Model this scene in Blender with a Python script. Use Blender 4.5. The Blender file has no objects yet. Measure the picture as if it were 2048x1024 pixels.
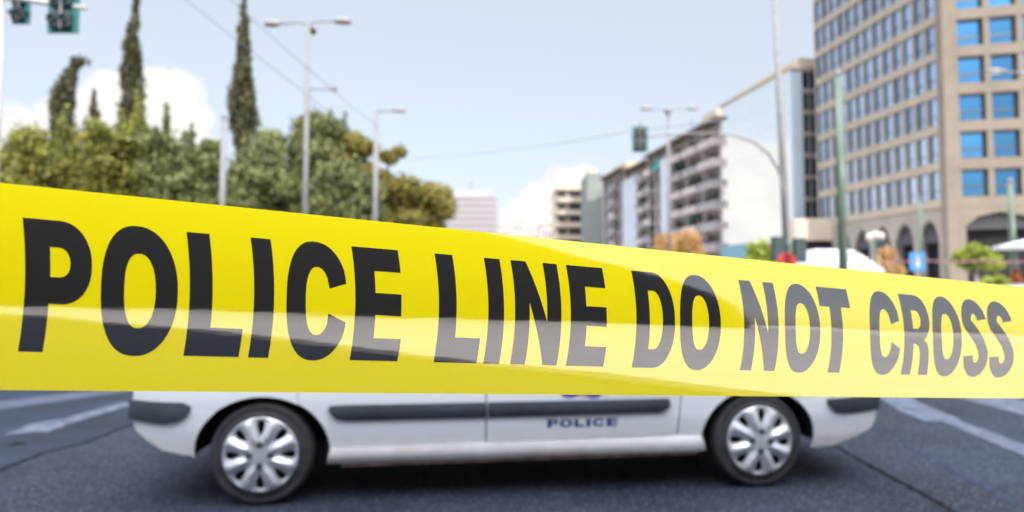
import bpy, bmesh, math, random
import numpy as np
from math import sin, cos, tan, radians, pi, sqrt, atan2, hypot
from mathutils import Vector, Matrix, geometry

# ------------------------------------------------------------------ camera, sky, sun
S = bpy.context.scene
COL = S.collection
H = 1.4
PITCH = radians(2.7)
F = 1250.0
CP, SP = cos(PITCH), sin(PITCH)
cam_d = bpy.data.cameras.new("camera")
cam = bpy.data.objects.new("camera", cam_d)
COL.objects.link(cam)
cam.location = (0, 0, H)
cam.rotation_euler = (pi / 2 + PITCH, 0, 0)
cam_d.sensor_width = 36
cam_d.lens = F / 2048 * 36
cam_d.clip_start = 0.05
cam_d.clip_end = 3000
cam_d.dof.use_dof = True
cam_d.dof.focus_distance = 0.98
# blur diameter at infinity (2048 px frame) = F * aperture / focus
BLUR = 13.0
cam_d.dof.aperture_fstop = cam_d.lens / 1000 / (BLUR / F * 0.98)
cam_d.dof.aperture_blades = 7
S.camera = cam

SUN_AZ = 16.0          # degrees from straight behind the camera, towards the right
SUN_EL = 29.0
sv = Vector((sin(radians(SUN_AZ)) * cos(radians(SUN_EL)), -cos(radians(SUN_AZ)) * cos(radians(SUN_EL)), sin(radians(SUN_EL))))
sl = bpy.data.lights.new("sun", 'SUN')
sl.energy = 2.0
sl.angle = radians(0.5)
sl.color = (1.0, 0.93, 0.82)
so = bpy.data.objects.new("sun", sl)
so.rotation_euler = sv.to_track_quat('Z', 'Y').to_euler()
so.location = (30, -10, 60)
COL.objects.link(so)

S.view_settings.view_transform = 'Standard'
S.view_settings.look = 'None'
S.view_settings.exposure = 1.2
S.view_settings.gamma = 1
S.render.engine = 'CYCLES'
S.cycles.use_denoising = True
S.cycles.max_bounces = 6
S.cycles.sample_clamp_indirect = 6


def pdir(px, py):
    """unit direction through a point of the photograph's frame"""
    x = (px - 1024) / F
    u = (512 - py) / F
    v = Vector((x, CP - u * SP, SP + u * CP))
    return v.normalized()


def azel(az, el):
    a, e = radians(az), radians(el)
    return Vector((sin(a) * cos(e), cos(a) * cos(e), sin(e)))


W = bpy.data.worlds.new("World")
S.world = W
W.use_nodes = True
nt = W.node_tree
N = nt.nodes
L = nt.links
bg = N["Background"]
sky = N.new("ShaderNodeTexSky")
sky.sky_type = 'NISHITA'
sky.sun_disc = False
sky.sun_elevation = radians(SUN_EL)
sky.sun_rotation = radians(180 - SUN_AZ)
sky.air_density = 1.0
sky.dust_density = 2.2
sky.ozone_density = 1.6
SKYS = 0.12
bg.inputs['Strength'].default_value = SKYS
tc = N.new("ShaderNodeTexCoord")
nz = N.new("ShaderNodeTexNoise")
nz.inputs['Scale'].default_value = 22
nz.inputs['Detail'].default_value = 7
nz.inputs['Roughness'].default_value = 0.6
L.new(tc.outputs['Generated'], nz.inputs['Vector'])


def mth(op, a, b=None, clamp=False):
    m = N.new("ShaderNodeMath")
    m.operation = op
    m.use_clamp = clamp
    for i, v in enumerate((a, b)):
        if v is None:
            continue
        if isinstance(v, (int, float)):
            m.inputs[i].default_value = v
        else:
            L.new(v, m.inputs[i])
    return m.outputs[0]


blobs = []
for px, py, r in ((345, 195, 62), (300, 180, 48), (225, 195, 58), (135, 245, 62), (40, 285, 75), (385, 235, 40), (398, 300, 42),
                  (180, 245, 70), (255, 265, 90), (330, 275, 85), (90, 330, 110), (1128, 378, 46), (1165, 362, 34), (1082, 405, 42),
                  (1035, 437, 40), (1185, 410, 55), (1060, 460, 55)):
    c = pdir(px, py)
    # radius shrinks with the lens's stretch off the axis
    blobs.append((c, math.atan(r / F) * max(0.6, c.y) ** 1.3))
for az, el, r in ((-40, 7.3, 4.6), (-44, 7.9, 4.6), (-48, 8.4, 4.5), (-52, 7.6, 4.6), (-57, 7, 4.5), (-63, 6, 4.0), (-42, 3, 5), (-50, 3, 5.5), (-58, 2, 5),
                  (-10, 1, 2.2), (-20, 2.5, 3)):
    blobs.append((azel(az, el), radians(r)))
best = None
for c, r in blobs:
    d = N.new("ShaderNodeVectorMath")
    d.operation = 'DISTANCE'
    L.new(tc.outputs['Generated'], d.inputs[0])
    d.inputs[1].default_value = c
    v = mth('DIVIDE', d.outputs['Value'], r)
    best = v if best is None else mth('MINIMUM', best, v)
nn = mth('MULTIPLY', mth('SUBTRACT', nz.outputs['Fac'], 0.5), 1.1)
mr = N.new("ShaderNodeMapRange")
mr.interpolation_type = 'SMOOTHSTEP'
mr.inputs['From Min'].default_value = 1.12
mr.inputs['From Max'].default_value = 0.86
L.new(mth('ADD', best, nn), mr.inputs['Value'])
# thin high haze paling the blue
hz = N.new("ShaderNodeMix")
hz.data_type = 'RGBA'
hz.inputs['Factor'].default_value = 0.73
L.new(sky.outputs['Color'], hz.inputs['A'])
hz.inputs['B'].default_value = (2.88, 2.96, 3.08, 1)
cl = N.new("ShaderNodeMix")
cl.data_type = 'RGBA'
L.new(mr.outputs['Result'], cl.inputs['Factor'])
L.new(hz.outputs['Result'], cl.inputs['A'])
nz2 = N.new("ShaderNodeTexNoise")
nz2.inputs['Scale'].default_value = 22
nz2.inputs['Detail'].default_value = 5
L.new(tc.outputs['Generated'], nz2.inputs['Vector'])
cr = N.new("ShaderNodeValToRGB")
cr.color_ramp.elements[0].position = 0.3
cr.color_ramp.elements[0].color = (3.45, 3.45, 3.5, 1)
cr.color_ramp.elements[1].position = 0.62
cr.color_ramp.elements[1].color = (4.05, 3.95, 3.8, 1)
L.new(nz2.outputs['Fac'], cr.inputs['Fac'])
L.new(cr.outputs['Color'], cl.inputs['B'])
# extra-bright sky zone added high overhead, out of frame, as fill light
sx = N.new("ShaderNodeSeparateXYZ")
L.new(tc.outputs['Generated'], sx.inputs[0])
vm = N.new("ShaderNodeMapRange")
vm.interpolation_type = 'SMOOTHSTEP'
vm.inputs['From Min'].default_value = sin(radians(37))
vm.inputs['From Max'].default_value = sin(radians(56))
L.new(sx.outputs['Z'], vm.inputs['Value'])
ve = N.new("ShaderNodeMix")
ve.data_type = 'RGBA'
L.new(vm.outputs['Result'], ve.inputs['Factor'])
L.new(cl.outputs['Result'], ve.inputs['A'])
ve.inputs['B'].default_value = (27.0, 27.6, 29.0, 1)
L.new(ve.outputs['Result'], bg.inputs['Color'])

random.seed(7)
rng = np.random.default_rng(7)


# ------------------------------------------------------------------ helpers
def X_at(px, Y, py=500):
    d = pdir(px, py)
    return d.x / d.y * Y


def P(px, py, Y):
    """point at distance Y ahead that the photograph shows at (px, py)"""
    d = pdir(px, py)
    return Vector((d.x / d.y * Y, Y, H + d.z / d.y * Y))


def G(px, py, z=0.0):
    d = pdir(px, py)
    t = (z - H) / d.z
    return Vector((d.x * t, d.y * t, z))


def tag(o, label=None, cat=None, group=None, kind=None):
    if label: o['label'] = label
    if cat: o['category'] = cat
    if group: o['group'] = group
    if kind: o['kind'] = kind
    return o


def empty(name, loc, rz=0.0, label=None, cat=None, group=None):
    o = bpy.data.objects.new(name, None)
    o.empty_display_size = 0.2
    o.location = loc
    o.rotation_euler = (0, 0, rz)
    COL.objects.link(o)
    return tag(o, label, cat, group)


def link(name, me, parent=None, mats=()):
    o = bpy.data.objects.new(name, me)
    for m in mats:
        me.materials.append(m)
    COL.objects.link(o)
    if parent is not None:
        o.parent = parent
    return o


def copy_tree(o, parent=None):
    c = o.copy()
    COL.objects.link(c)
    c.parent = parent
    for ch in list(o.children):
        copy_tree(ch, c)
    return c


class MB:
    def __init__(self):
        self.v, self.f, self.m, self.sm = [], [], [], []
        self.cur = 0
        self.smooth = False

    def add(self, vs, fs):
        b = len(self.v)
        self.v += [tuple(p) for p in vs]
        for f in fs:
            self.f.append(tuple(b + i for i in f))
            self.m.append(self.cur)
            self.sm.append(self.smooth)

    def box(self, x0, x1, y0, y1, z0, z1):
        vs = [(x, y, z) for z in (z0, z1) for y in (y0, y1) for x in (x0, x1)]
        self.add(vs, [(0, 2, 3, 1), (4, 5, 7, 6), (0, 1, 5, 4), (2, 6, 7, 3), (0, 4, 6, 2), (1, 3, 7, 5)])

    def bbox(self, x0, x1, y0, y1, z0, z1, b=0.02):
        """box with chamfered vertical and top edges"""
        ring = lambda i, z: [(x0 + i + b, y0 + i, z), (x1 - i - b, y0 + i, z), (x1 - i, y0 + i + b, z), (x1 - i, y1 - i - b, z),
                             (x1 - i - b, y1 - i, z), (x0 + i + b, y1 - i, z), (x0 + i, y1 - i - b, z), (x0 + i, y0 + i + b, z)]
        self.loft([ring(b * .5, z0), ring(0, z0 + b), ring(0, z1 - b), ring(b * .5, z1)], cap=True)

    def loft(self, rings, cap=True, closed=True):
        n = len(rings[0])
        vs = [p for r in rings for p in r]
        fs = []
        for k in range(len(rings) - 1):
            for i in range(n if closed else n - 1):
                j = (i + 1) % n
                fs.append((k * n + i, k * n + j, (k + 1) * n + j, (k + 1) * n + i))
        if cap:
            fs.append(tuple(range(n - 1, -1, -1)))
            fs.append(tuple((len(rings) - 1) * n + i for i in range(n)))
        self.add(vs, fs)

    def tube(self, pts, r, n=10, cap=True):
        pts = [Vector(p) for p in pts]
        rs = r if isinstance(r, (list, tuple)) else [r] * len(pts)
        rings = []
        up = Vector((0, 0, 1))
        t0 = (pts[1] - pts[0]).normalized()
        a = t0.orthogonal().normalized()
        for i, p in enumerate(pts):
            t = (pts[min(i + 1, len(pts) - 1)] - pts[max(i - 1, 0)]).normalized()
            a = (a - t * a.dot(t)).normalized()
            b = t.cross(a)
            rings.append([p + (a * cos(2 * pi * k / n) + b * sin(2 * pi * k / n)) * rs[i] for k in range(n)])
        self.loft(rings, cap)

    def lathe(self, prof, n=32, axis='z', origin=(0, 0, 0), cap=False):
        """prof: (r, h) pairs round an axis"""
        o = Vector(origin)
        rings = []
        for r, h in prof:
            ring = []
            for k in range(n):
                a = 2 * pi * k / n
                if axis == 'z': q = Vector((r * cos(a), r * sin(a), h))
                elif axis == 'y': q = Vector((r * cos(a), h, -r * sin(a)))
                else: q = Vector((h, r * cos(a), r * sin(a)))
                ring.append(o + q)
            rings.append(ring)
        self.loft(rings, cap)

    def prism(self, poly, y0, y1):
        """polygon in (x, z) extruded along y"""
        n = len(poly)
        vs = [(x, y0, z) for x, z in poly] + [(x, y1, z) for x, z in poly]
        fs = [tuple(range(n)), tuple(range(2 * n - 1, n - 1, -1))]
        fs += [(i, i + n, (i + 1) % n + n, (i + 1) % n) for i in range(n)]
        self.add(vs, fs)

    def xf(self, M):
        self.v = [tuple(M @ Vector(p)) for p in self.v]
        return self

    def build(self, name, mats, parent=None, recalc=True):
        me = bpy.data.meshes.new(name)
        me.from_pydata(self.v, [], self.f)
        me.polygons.foreach_set('material_index', self.m)
        me.polygons.foreach_set('use_smooth', self.sm)
        if not isinstance(mats, (list, tuple)): mats = [mats]
        if recalc:
            bm = bmesh.new()
            bm.from_mesh(me)
            bmesh.ops.recalc_face_normals(bm, faces=bm.faces)
            bm.to_mesh(me)
            bm.free()
        me.update()
        return link(name, me, parent, mats)


# ------------------------------------------------------------------ materials
def mat(name, col, rough=0.6, metal=0.0, var=0.0, scale=4.0, bump=0.0, bscale=40.0, coat=0.0, spec=0.5, col2=None, trans=0.0):
    m = bpy.data.materials.new(name)
    m.use_nodes = True
    t = m.node_tree
    b = t.nodes['Principled BSDF']
    b.inputs['Base Color'].default_value = (*col, 1)
    b.inputs['Roughness'].default_value = rough
    b.inputs['Metallic'].default_value = metal
    b.inputs['Specular IOR Level'].default_value = spec
    b.inputs['Coat Weight'].default_value = coat
    b.inputs['Coat Roughness'].default_value = 0.04
    if trans: b.inputs['Transmission Weight'].default_value = trans
    if var or col2 or bump:
        c = t.nodes.new('ShaderNodeTexCoord')
    if var or col2:
        n = t.nodes.new('ShaderNodeTexNoise')
        n.inputs['Scale'].default_value = scale
        n.inputs['Detail'].default_value = 6
        n.inputs['Roughness'].default_value = 0.65
        t.links.new(c.outputs['Object'], n.inputs['Vector'])
        r = t.nodes.new('ShaderNodeValToRGB')
        a = col if col2 else tuple(x * (1 - var) for x in col)
        z = col2 if col2 else tuple(min(1, x * (1 + var)) for x in col)
        r.color_ramp.elements[0].position = 0.33
        r.color_ramp.elements[1].position = 0.67
        r.color_ramp.elements[0].color = (*a, 1)
        r.color_ramp.elements[1].color = (*z, 1)
        t.links.new(n.outputs['Fac'], r.inputs['Fac'])
        t.links.new(r.outputs['Color'], b.inputs['Base Color'])
    if bump:
        n = t.nodes.new('ShaderNodeTexNoise')
        n.inputs['Scale'].default_value = bscale
        n.inputs['Detail'].default_value = 4
        t.links.new(c.outputs['Object'], n.inputs['Vector'])
        u = t.nodes.new('ShaderNodeBump')
        u.inputs['Strength'].default_value = bump
        u.inputs['Distance'].default_value = 0.02
        t.links.new(n.outputs['Fac'], u.inputs['Height'])
        t.links.new(u.outputs['Normal'], b.inputs['Normal'])
    return m


def leaf_mat(name, dark, light, scale=1.2):
    m = mat(name, dark, 0.55, spec=0.3)
    t = m.node_tree
    b = t.nodes['Principled BSDF']
    c = t.nodes.new('ShaderNodeTexCoord')
    n = t.nodes.new('ShaderNodeTexNoise')
    n.inputs['Scale'].default_value = scale
    n.inputs['Detail'].default_value = 3
    t.links.new(c.outputs['Object'], n.inputs['Vector'])
    g = t.nodes.new('ShaderNodeNewGeometry')
    a = t.nodes.new('ShaderNodeMath')
    a.operation = 'MULTIPLY_ADD'
    t.links.new(g.outputs['Random Per Island'], a.inputs[0])
    a.inputs[1].default_value = 0.45
    t.links.new(n.outputs['Fac'], a.inputs[2])
    r = t.nodes.new('ShaderNodeValToRGB')
    r.color_ramp.elements[0].position = 0.45
    r.color_ramp.elements[1].position = 0.95
    r.color_ramp.elements[0].color = (*dark, 1)
    r.color_ramp.elements[1].color = (*light, 1)
    t.links.new(a.outputs[0], r.inputs['Fac'])
    t.links.new(r.outputs['Color'], b.inputs['Base Color'])
    tr = t.nodes.new('ShaderNodeBsdfTranslucent')
    t.links.new(r.outputs['Color'], tr.inputs['Color'])
    mx = t.nodes.new('ShaderNodeMixShader')
    mx.inputs[0].default_value = 0.3
    t.links.new(b.outputs[0], mx.inputs[1])
    t.links.new(tr.outputs[0], mx.inputs[2])
    t.links.new(mx.outputs[0], t.nodes['Material Output'].inputs['Surface'])
    return m


M = {}
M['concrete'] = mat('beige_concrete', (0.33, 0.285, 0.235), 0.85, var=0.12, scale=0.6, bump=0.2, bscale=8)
M['concrete_sun_dimmed'] = mat('tan_concrete_sun_dimmed', (0.18, 0.155, 0.128), 0.85, var=0.12, scale=0.6, bump=0.2, bscale=8)  # tan, base darkened to offset strong sun on the front face and pier
M['concrete_fin'] = mat('grey_concrete', (0.26, 0.24, 0.22), 0.85, var=0.12, scale=0.6)
M['dark_frame'] = mat('dark_window_frame', (0.03, 0.035, 0.045), 0.4)
M['blue_glass'] = mat('blue_tinted_glass', (0.055, 0.20, 0.44), 0.06, metal=0.95, var=0.1, scale=0.35)
def pane_variation(m, lo, hi):
    """each window's glass differs a little: coatings, blinds, dirt"""
    t = m.node_tree
    b = t.nodes['Principled BSDF']
    oi = t.nodes.new('ShaderNodeObjectInfo')
    r = t.nodes.new('ShaderNodeMapRange')
    r.inputs['To Min'].default_value = lo
    r.inputs['To Max'].default_value = hi
    t.links.new(oi.outputs['Random'], r.inputs['Value'])
    x = t.nodes.new('ShaderNodeMix')
    x.data_type = 'RGBA'
    x.blend_type = 'MULTIPLY'
    x.inputs['Factor'].default_value = 1
    src = b.inputs['Base Color'].links[0].from_socket
    t.links.new(src, x.inputs['A'])
    t.links.new(r.outputs[0], x.inputs['B'])
    t.links.new(x.outputs['Result'], b.inputs['Base Color'])


pane_variation(M['blue_glass'], .62, 1.15)
M['side_glass'] = mat('street_face_glass', (0.50, 0.66, 0.92), 0.07, metal=0.95, var=0.08, scale=0.35)
pane_variation(M['side_glass'], .6, 1.1)
M['shop_dark'] = mat('dark_shopfront', (0.016, 0.017, 0.02), 0.6, var=0.3, scale=0.5, spec=0.15)
M['awning_grey'] = mat('grey_canvas', (0.035, 0.035, 0.042), 0.9, var=0.2, scale=2)
M['plaster'] = mat('pale_plaster', (0.54, 0.49, 0.49), 0.9, var=0.1, scale=0.4)
M['plaster_pink'] = mat('pinkish_plaster', (0.47, 0.41, 0.41), 0.9, var=0.1, scale=0.4)
M['plaster_blue'] = mat('blue_grey_panel', (0.52, 0.55, 0.64), 0.8, var=0.06, scale=0.4)
M['plaster_cream'] = mat('cream_plaster', (0.48, 0.42, 0.35), 0.9, var=0.1, scale=0.3)
M['plaster_green'] = mat('grey_green_render', (0.20, 0.22, 0.215), 0.9, var=0.12, scale=0.3)
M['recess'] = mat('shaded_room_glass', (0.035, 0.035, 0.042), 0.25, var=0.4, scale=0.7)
M['rail'] = mat('grey_rail_panel', (0.27, 0.26, 0.28), 0.7, var=0.25, scale=0.9)
M['eave'] = mat('brown_eave', (0.16, 0.12, 0.09), 0.8)
M['teal'] = mat('teal_awning_cloth', (0.02, 0.24, 0.22), 0.8)
M['mirror_glass'] = mat('mirror_curtain_wall', (0.93, 0.94, 0.93), 0.035, metal=1.0)
M['pale_mullion'] = mat('pale_mullion', (0.70, 0.72, 0.73), 0.5)
M['far_wall'] = mat('far_pinkish_wall', (0.32, 0.315, 0.345), 0.9)
M['far_window'] = mat('far_window_band', (0.20, 0.175, 0.195), 0.6)
M['galv'] = mat('galvanised_steel', (0.19, 0.188, 0.195), 0.55, metal=0.25, var=0.12, scale=3)
M['pole_white'] = mat('white_pole_paint', (0.42, 0.42, 0.42), 0.5)
M['pole_green'] = mat('green_pole_paint', (0.08, 0.12, 0.09), 0.32, var=0.15, scale=2)
M['lamp_body'] = mat('lamp_housing', (0.21, 0.195, 0.185), 0.45)
M['lamp_lens'] = mat('lamp_lens', (0.62, 0.58, 0.52), 0.3)
M['signal_green'] = mat('signal_backplate_paint', (0.03, 0.15, 0.15), 0.45)
M['signal_dark'] = mat('signal_housing', (0.02, 0.04, 0.045), 0.5)
M['wire'] = mat('wire_sheath', (0.27, 0.29, 0.33), 0.7)
M['red'] = mat('red_enamel', (0.38, 0.025, 0.03), 0.4)
M['white'] = mat('white_sheet', (0.40, 0.405, 0.46), 0.7, var=0.05, scale=3)
M['print_grey'] = mat('grey_blue_print', (0.24, 0.27, 0.36), 0.7)
M['blue_sign'] = mat('blue_sign_face', (0.03, 0.17, 0.42), 0.4)
M['bark'] = mat('brown_bark', (0.10, 0.075, 0.055), 0.95, var=0.35, scale=6, bump=0.5, bscale=14)
M['bark_pale'] = mat('pale_bark', (0.42, 0.39, 0.36), 0.9, var=0.2, scale=6)
M['leaf_hedge'] = leaf_mat('yellow_green_leaves', (0.026, 0.044, 0.013), (0.29, 0.29, 0.055))
M['leaf_grey'] = leaf_mat('grey_green_leaves', (0.022, 0.038, 0.017), (0.25, 0.27, 0.10))
M['leaf_pine'] = leaf_mat('olive_needles', (0.085, 0.085, 0.022), (0.30, 0.26, 0.06))
M['leaf_cypress'] = leaf_mat('cypress_scales', (0.040, 0.046, 0.024), (0.13, 0.128, 0.065), 2.2)
M['leaf_lime'] = leaf_mat('lime_leaves', (0.10, 0.16, 0.02), (0.32, 0.36, 0.05))
M['leaf_rust'] = leaf_mat('rusty_twigs', (0.26, 0.15, 0.06), (0.55, 0.34, 0.14))
M['orange'] = leaf_mat('orange_petals', (0.28, 0.09, 0.03), (0.45, 0.16, 0.05))
M['car_blue'] = mat('blue_car_paint', (0.10, 0.20, 0.42), 0.3, coat=1)
M['car_silver'] = mat('silver_car_paint', (0.40, 0.44, 0.46), 0.3, metal=0.4, coat=1)
M['glass_dark'] = mat('dark_car_glass', (0.02, 0.025, 0.03), 0.05, spec=0.8)
M['rubber'] = mat('tyre_rubber', (0.022, 0.023, 0.026), 0.75, var=0.5, scale=9, bump=0.15, bscale=60)
M['black_plastic'] = mat('dark_moulding_plastic', (0.032, 0.038, 0.050), 0.42, var=0.25, scale=5)
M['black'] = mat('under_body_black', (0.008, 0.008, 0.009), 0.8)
M['hub'] = mat('silver_hubcap_paint', (0.60, 0.615, 0.65), 0.33, metal=0.6, var=0.06, scale=14)
M['nut'] = mat('wheel_nut_steel', (0.25, 0.25, 0.27), 0.3, metal=0.9)
M['blue_print'] = mat('blue_vinyl_lettering', (0.012, 0.06, 0.20), 0.5)
M['purple_print'] = mat('violet_crest_ribbon', (0.08, 0.05, 0.38), 0.5)
M['gold_print'] = mat('copper_crest_knot', (0.45, 0.18, 0.08), 0.5)
M['tail_red'] = mat('tail_lamp_red', (0.35, 0.01, 0.01), 0.2)
M['head_lens'] = mat('headlamp_lens', (0.7, 0.72, 0.75), 0.1)
M['shade_mass'] = mat('black_shade_mass', (0.006, 0.007, 0.009), 0.6, spec=0.1)  # for the unseen mass added to darken the tape reflection and shade the road
M['block'] = mat('shade_block_render', (0.40, 0.37, 0.34), 0.9, var=0.08, scale=0.4)


def car_paint():
    m = mat('white_car_paint', (0.70, 0.70, 0.70), 0.28, coat=0.6)
    t = m.node_tree
    b = t.nodes['Principled BSDF']
    c = t.nodes.new('ShaderNodeTexCoord')
    n = t.nodes.new('ShaderNodeTexNoise')
    n.inputs['Scale'].default_value = 5
    n.inputs['Detail'].default_value = 8
    n.inputs['Roughness'].default_value = 0.7
    t.links.new(c.outputs['Object'], n.inputs['Vector'])
    s = t.nodes.new('ShaderNodeSeparateXYZ')
    t.links.new(c.outputs['Object'], s.inputs[0])
    mr = t.nodes.new('ShaderNodeMapRange')         # road dirt thrown up on the lowest panels
    mr.inputs['From Min'].default_value = 0.50
    mr.inputs['From Max'].default_value = 0.22
    t.links.new(s.outputs['Z'], mr.inputs['Value'])
    mu = t.nodes.new('ShaderNodeMath')
    mu.operation = 'MULTIPLY'
    t.links.new(n.outputs['Fac'], mu.inputs[0])
    t.links.new(mr.outputs[0], mu.inputs[1])
    r = t.nodes.new('ShaderNodeValToRGB')
    r.color_ramp.elements[0].position = 0.1
    r.color_ramp.elements[0].color = (0.67, 0.69, 0.73, 1)
    r.color_ramp.elements[1].position = 0.75
    r.color_ramp.elements[1].color = (0.40, 0.34, 0.28, 1)
    t.links.new(mu.outputs[0], r.inputs['Fac'])
    t.links.new(r.outputs['Color'], b.inputs['Base Color'])
    return m


M['car_white'] = car_paint()


def asphalt():
    m = mat('worn_asphalt', (0.1, 0.1, 0.1), 0.9, spec=0.2)
    t = m.node_tree
    b = t.nodes['Principled BSDF']
    c = t.nodes.new('ShaderNodeTexCoord')

    def noise(scale, detail, rough=0.6):
        n = t.nodes.new('ShaderNodeTexNoise')
        n.inputs['Scale'].default_value = scale
        n.inputs['Detail'].default_value = detail
        n.inputs['Roughness'].default_value = rough
        t.links.new(c.outputs['Object'], n.inputs['Vector'])
        return n

    def ramp(src, p0, c0, p1, c1):
        r = t.nodes.new('ShaderNodeValToRGB')
        r.color_ramp.elements[0].position = p0
        r.color_ramp.elements[1].position = p1
        r.color_ramp.elements[0].color = (*c0, 1)
        r.color_ramp.elements[1].color = (*c1, 1)
        t.links.new(src, r.inputs['Fac'])
        return r.outputs['Color']

    def mix(mode, fac, a, b2):
        x = t.nodes.new('ShaderNodeMix')
        x.data_type = 'RGBA'
        x.blend_type = mode
        x.inputs['Factor'].default_value = fac
        t.links.new(a, x.inputs['A'])
        t.links.new(b2, x.inputs['B'])
        return x.outputs['Result']
    big = ramp(noise(0.9, 5).outputs['Fac'], 0.3, (0.008, 0.0115, 0.021), 0.7, (0.024, 0.032, 0.054))
    fine = ramp(noise(48, 5, 0.8).outputs['Fac'], 0.40, (0.12, 0.12, 0.12), 0.66, (1.25, 1.25, 1.25))
    v = t.nodes.new('ShaderNodeTexVoronoi')
    v.inputs['Scale'].default_value = 75
    t.links.new(c.outputs['Object'], v.inputs['Vector'])
    sp = ramp(v.outputs['Color'], 0.60, (0, 0, 0), 0.95, (0.055, 0.064, 0.09))
    t.links.new(mix('ADD', 0.8, mix('MULTIPLY', 0.9, big, fine), sp), b.inputs['Base Color'])
    n = noise(140, 3)
    u = t.nodes.new('ShaderNodeBump')
    u.inputs['Strength'].default_value = 0.6
    u.inputs['Distance'].default_value = 0.008
    t.links.new(n.outputs['Fac'], u.inputs['Height'])
    t.links.new(u.outputs['Normal'], b.inputs['Normal'])
    return m


M['asphalt'] = asphalt()
M['asphalt_patch'] = mat('smooth_asphalt_patch', (0.011, 0.016, 0.029), 0.9, var=0.45, scale=1.3, bump=0.25, bscale=90, spec=0.2)
M['earth'] = mat('far_ground', (0.13, 0.13, 0.12), 0.95, var=0.2, scale=0.05)
M['paving'] = mat('pale_paving', (0.46, 0.42, 0.39), 0.8, var=0.08, scale=0.8)
M['crack'] = mat('crack_tar', (0.004, 0.004, 0.005), 0.95, spec=0.1)


def worn_paint():
    m = bpy.data.materials.new('worn_road_paint')
    m.use_nodes = True
    t = m.node_tree
    b = t.nodes['Principled BSDF']
    b.inputs['Roughness'].default_value = 0.85
    b.inputs['Specular IOR Level'].default_value = 0.2
    c = t.nodes.new('ShaderNodeTexCoord')
    n = t.nodes.new('ShaderNodeTexNoise')
    n.inputs['Scale'].default_value = 7
    n.inputs['Detail'].default_value = 9
    n.inputs['Roughness'].default_value = 0.72
    t.links.new(c.outputs['Object'], n.inputs['Vector'])
    r = t.nodes.new('ShaderNodeValToRGB')
    r.color_ramp.elements[0].position = 0.36
    r.color_ramp.elements[0].color = (0.03, 0.038, 0.06, 1)
    r.color_ramp.elements[1].position = 0.62
    r.color_ramp.elements[1].color = (0.095, 0.112, 0.145, 1)
    t.links.new(n.outputs['Fac'], r.inputs['Fac'])
    t.links.new(r.outputs['Color'], b.inputs['Base Color'])
    return m


M['paint'] = worn_paint()


# ------------------------------------------------------------------ ground, road, markings
def sheet(name, pts, z, m, kind='structure'):
    mb = MB()
    mb.add([(x, y, z) for x, y in pts], [tuple(range(len(pts)))])
    o = mb.build(name, m)
    if o.data.polygons[0].normal.z < 0: o.data.flip_normals()
    return tag(o, kind=kind)


sheet('ground', [(-900, -300), (900, -300), (900, 1200), (-900, 1200)], -0.012, M['earth'])
sheet('road', [(-26, -40), (40, -40), (34, 60), (24, 330), (-62, 330), (-24, 30)], 0.0, M['asphalt'])
# pavement round the corner behind the photographer (the tape mirrors it)
mb = MB()
poly = [(-14, -12.5), (0, -10), (1.9, -1.2), (2.7, 1.2), (240, 1.9), (240, -60), (-14, -60)]
mb.add([(x, y, 0.0) for x, y in poly] + [(x, y, 0.13) for x, y in poly],
       [tuple(range(len(poly), 2 * len(poly)))] + [(i, (i + 1) % 7, (i + 1) % 7 + 7, i + 7) for i in range(7)])
tag(mb.build('pavement', M['paving']), kind='structure')
# pavement under the buildings on the right and under the trees on the left
mb = MB()
poly = [(12.6, 13), (30, 13), (70, 30), (70, 62), (40, 180), (20.5, 180), (12.6, 40)]
n = len(poly)
mb.add([(x, y, 0.0) for x, y in poly] + [(x, y, 0.14) for x, y in poly],
       [tuple(range(n, 2 * n))] + [(i, (i + 1) % n, (i + 1) % n + n, i + n) for i in range(n)])
tag(mb.build('pavement', M['paving']), kind='structure')
mb = MB()
poly = [(-13, 29), (-12, 100), (-18, 180), (-90, 180), (-90, 29)]
n = len(poly)
mb.add([(x, y, 0.0) for x, y in poly] + [(x, y, 0.14) for x, y in poly],
       [tuple(range(n, 2 * n))] + [(i, (i + 1) % n, (i + 1) % n + n, i + n) for i in range(n)])
tag(mb.build('park_ground', mat('dry_grass_soil', (0.10, 0.11, 0.05), 0.95, var=0.4, scale=0.8)), kind='structure')
# smoother resurfaced asphalt on the left, with a torn edge
edge = [G(-260, 1040), G(0, 940), G(90, 905), G(170, 886), G(262, 850), G(420, 800), G(620, 740)]
far = [G(620, 650), G(-700, 650), G(-700, 1040)]
sheet('road_patch', [(p.x, p.y) for p in edge + far], 0.004, M['asphalt_patch'])


def ribbon(name, pts, widths, z, m, wob=0.0, sub=10, seed=1):
    r = random.Random(seed)
    q = []
    for a, b, wa, wb in zip(pts, pts[1:], widths, widths[1:]):
        for k in range(sub):
            t = k / sub
            q.append((a.lerp(b, t), wa + (wb - wa) * t))
    q.append((pts[-1], widths[-1]))
    vs, fs = [], []
    for i, (p, w) in enumerate(q):
        d = (q[min(i + 1, len(q) - 1)][0] - q[max(i - 1, 0)][0])
        nrm = Vector((-d.y, d.x, 0)).normalized()
        o = nrm * r.uniform(-wob, wob)
        e0, e1 = r.uniform(1 - wob * 4, 1), r.uniform(1 - wob * 4, 1)
        vs += [(p.x + o.x + nrm.x * w / 2 * e0, p.y + o.y + nrm.y * w / 2 * e0, z), (p.x + o.x - nrm.x * w / 2 * e1, p.y + o.y - nrm.y * w / 2 * e1, z)]
    fs = [(2 * i, 2 * i + 1, 2 * i + 3, 2 * i + 2) for i in range(len(q) - 1)]
    mb = MB()
    mb.add(vs, fs)
    o = mb.build(name, m)
    if o.data.polygons[0].normal.z < 0: o.data.flip_normals()
    return tag(o, kind='structure')


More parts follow.
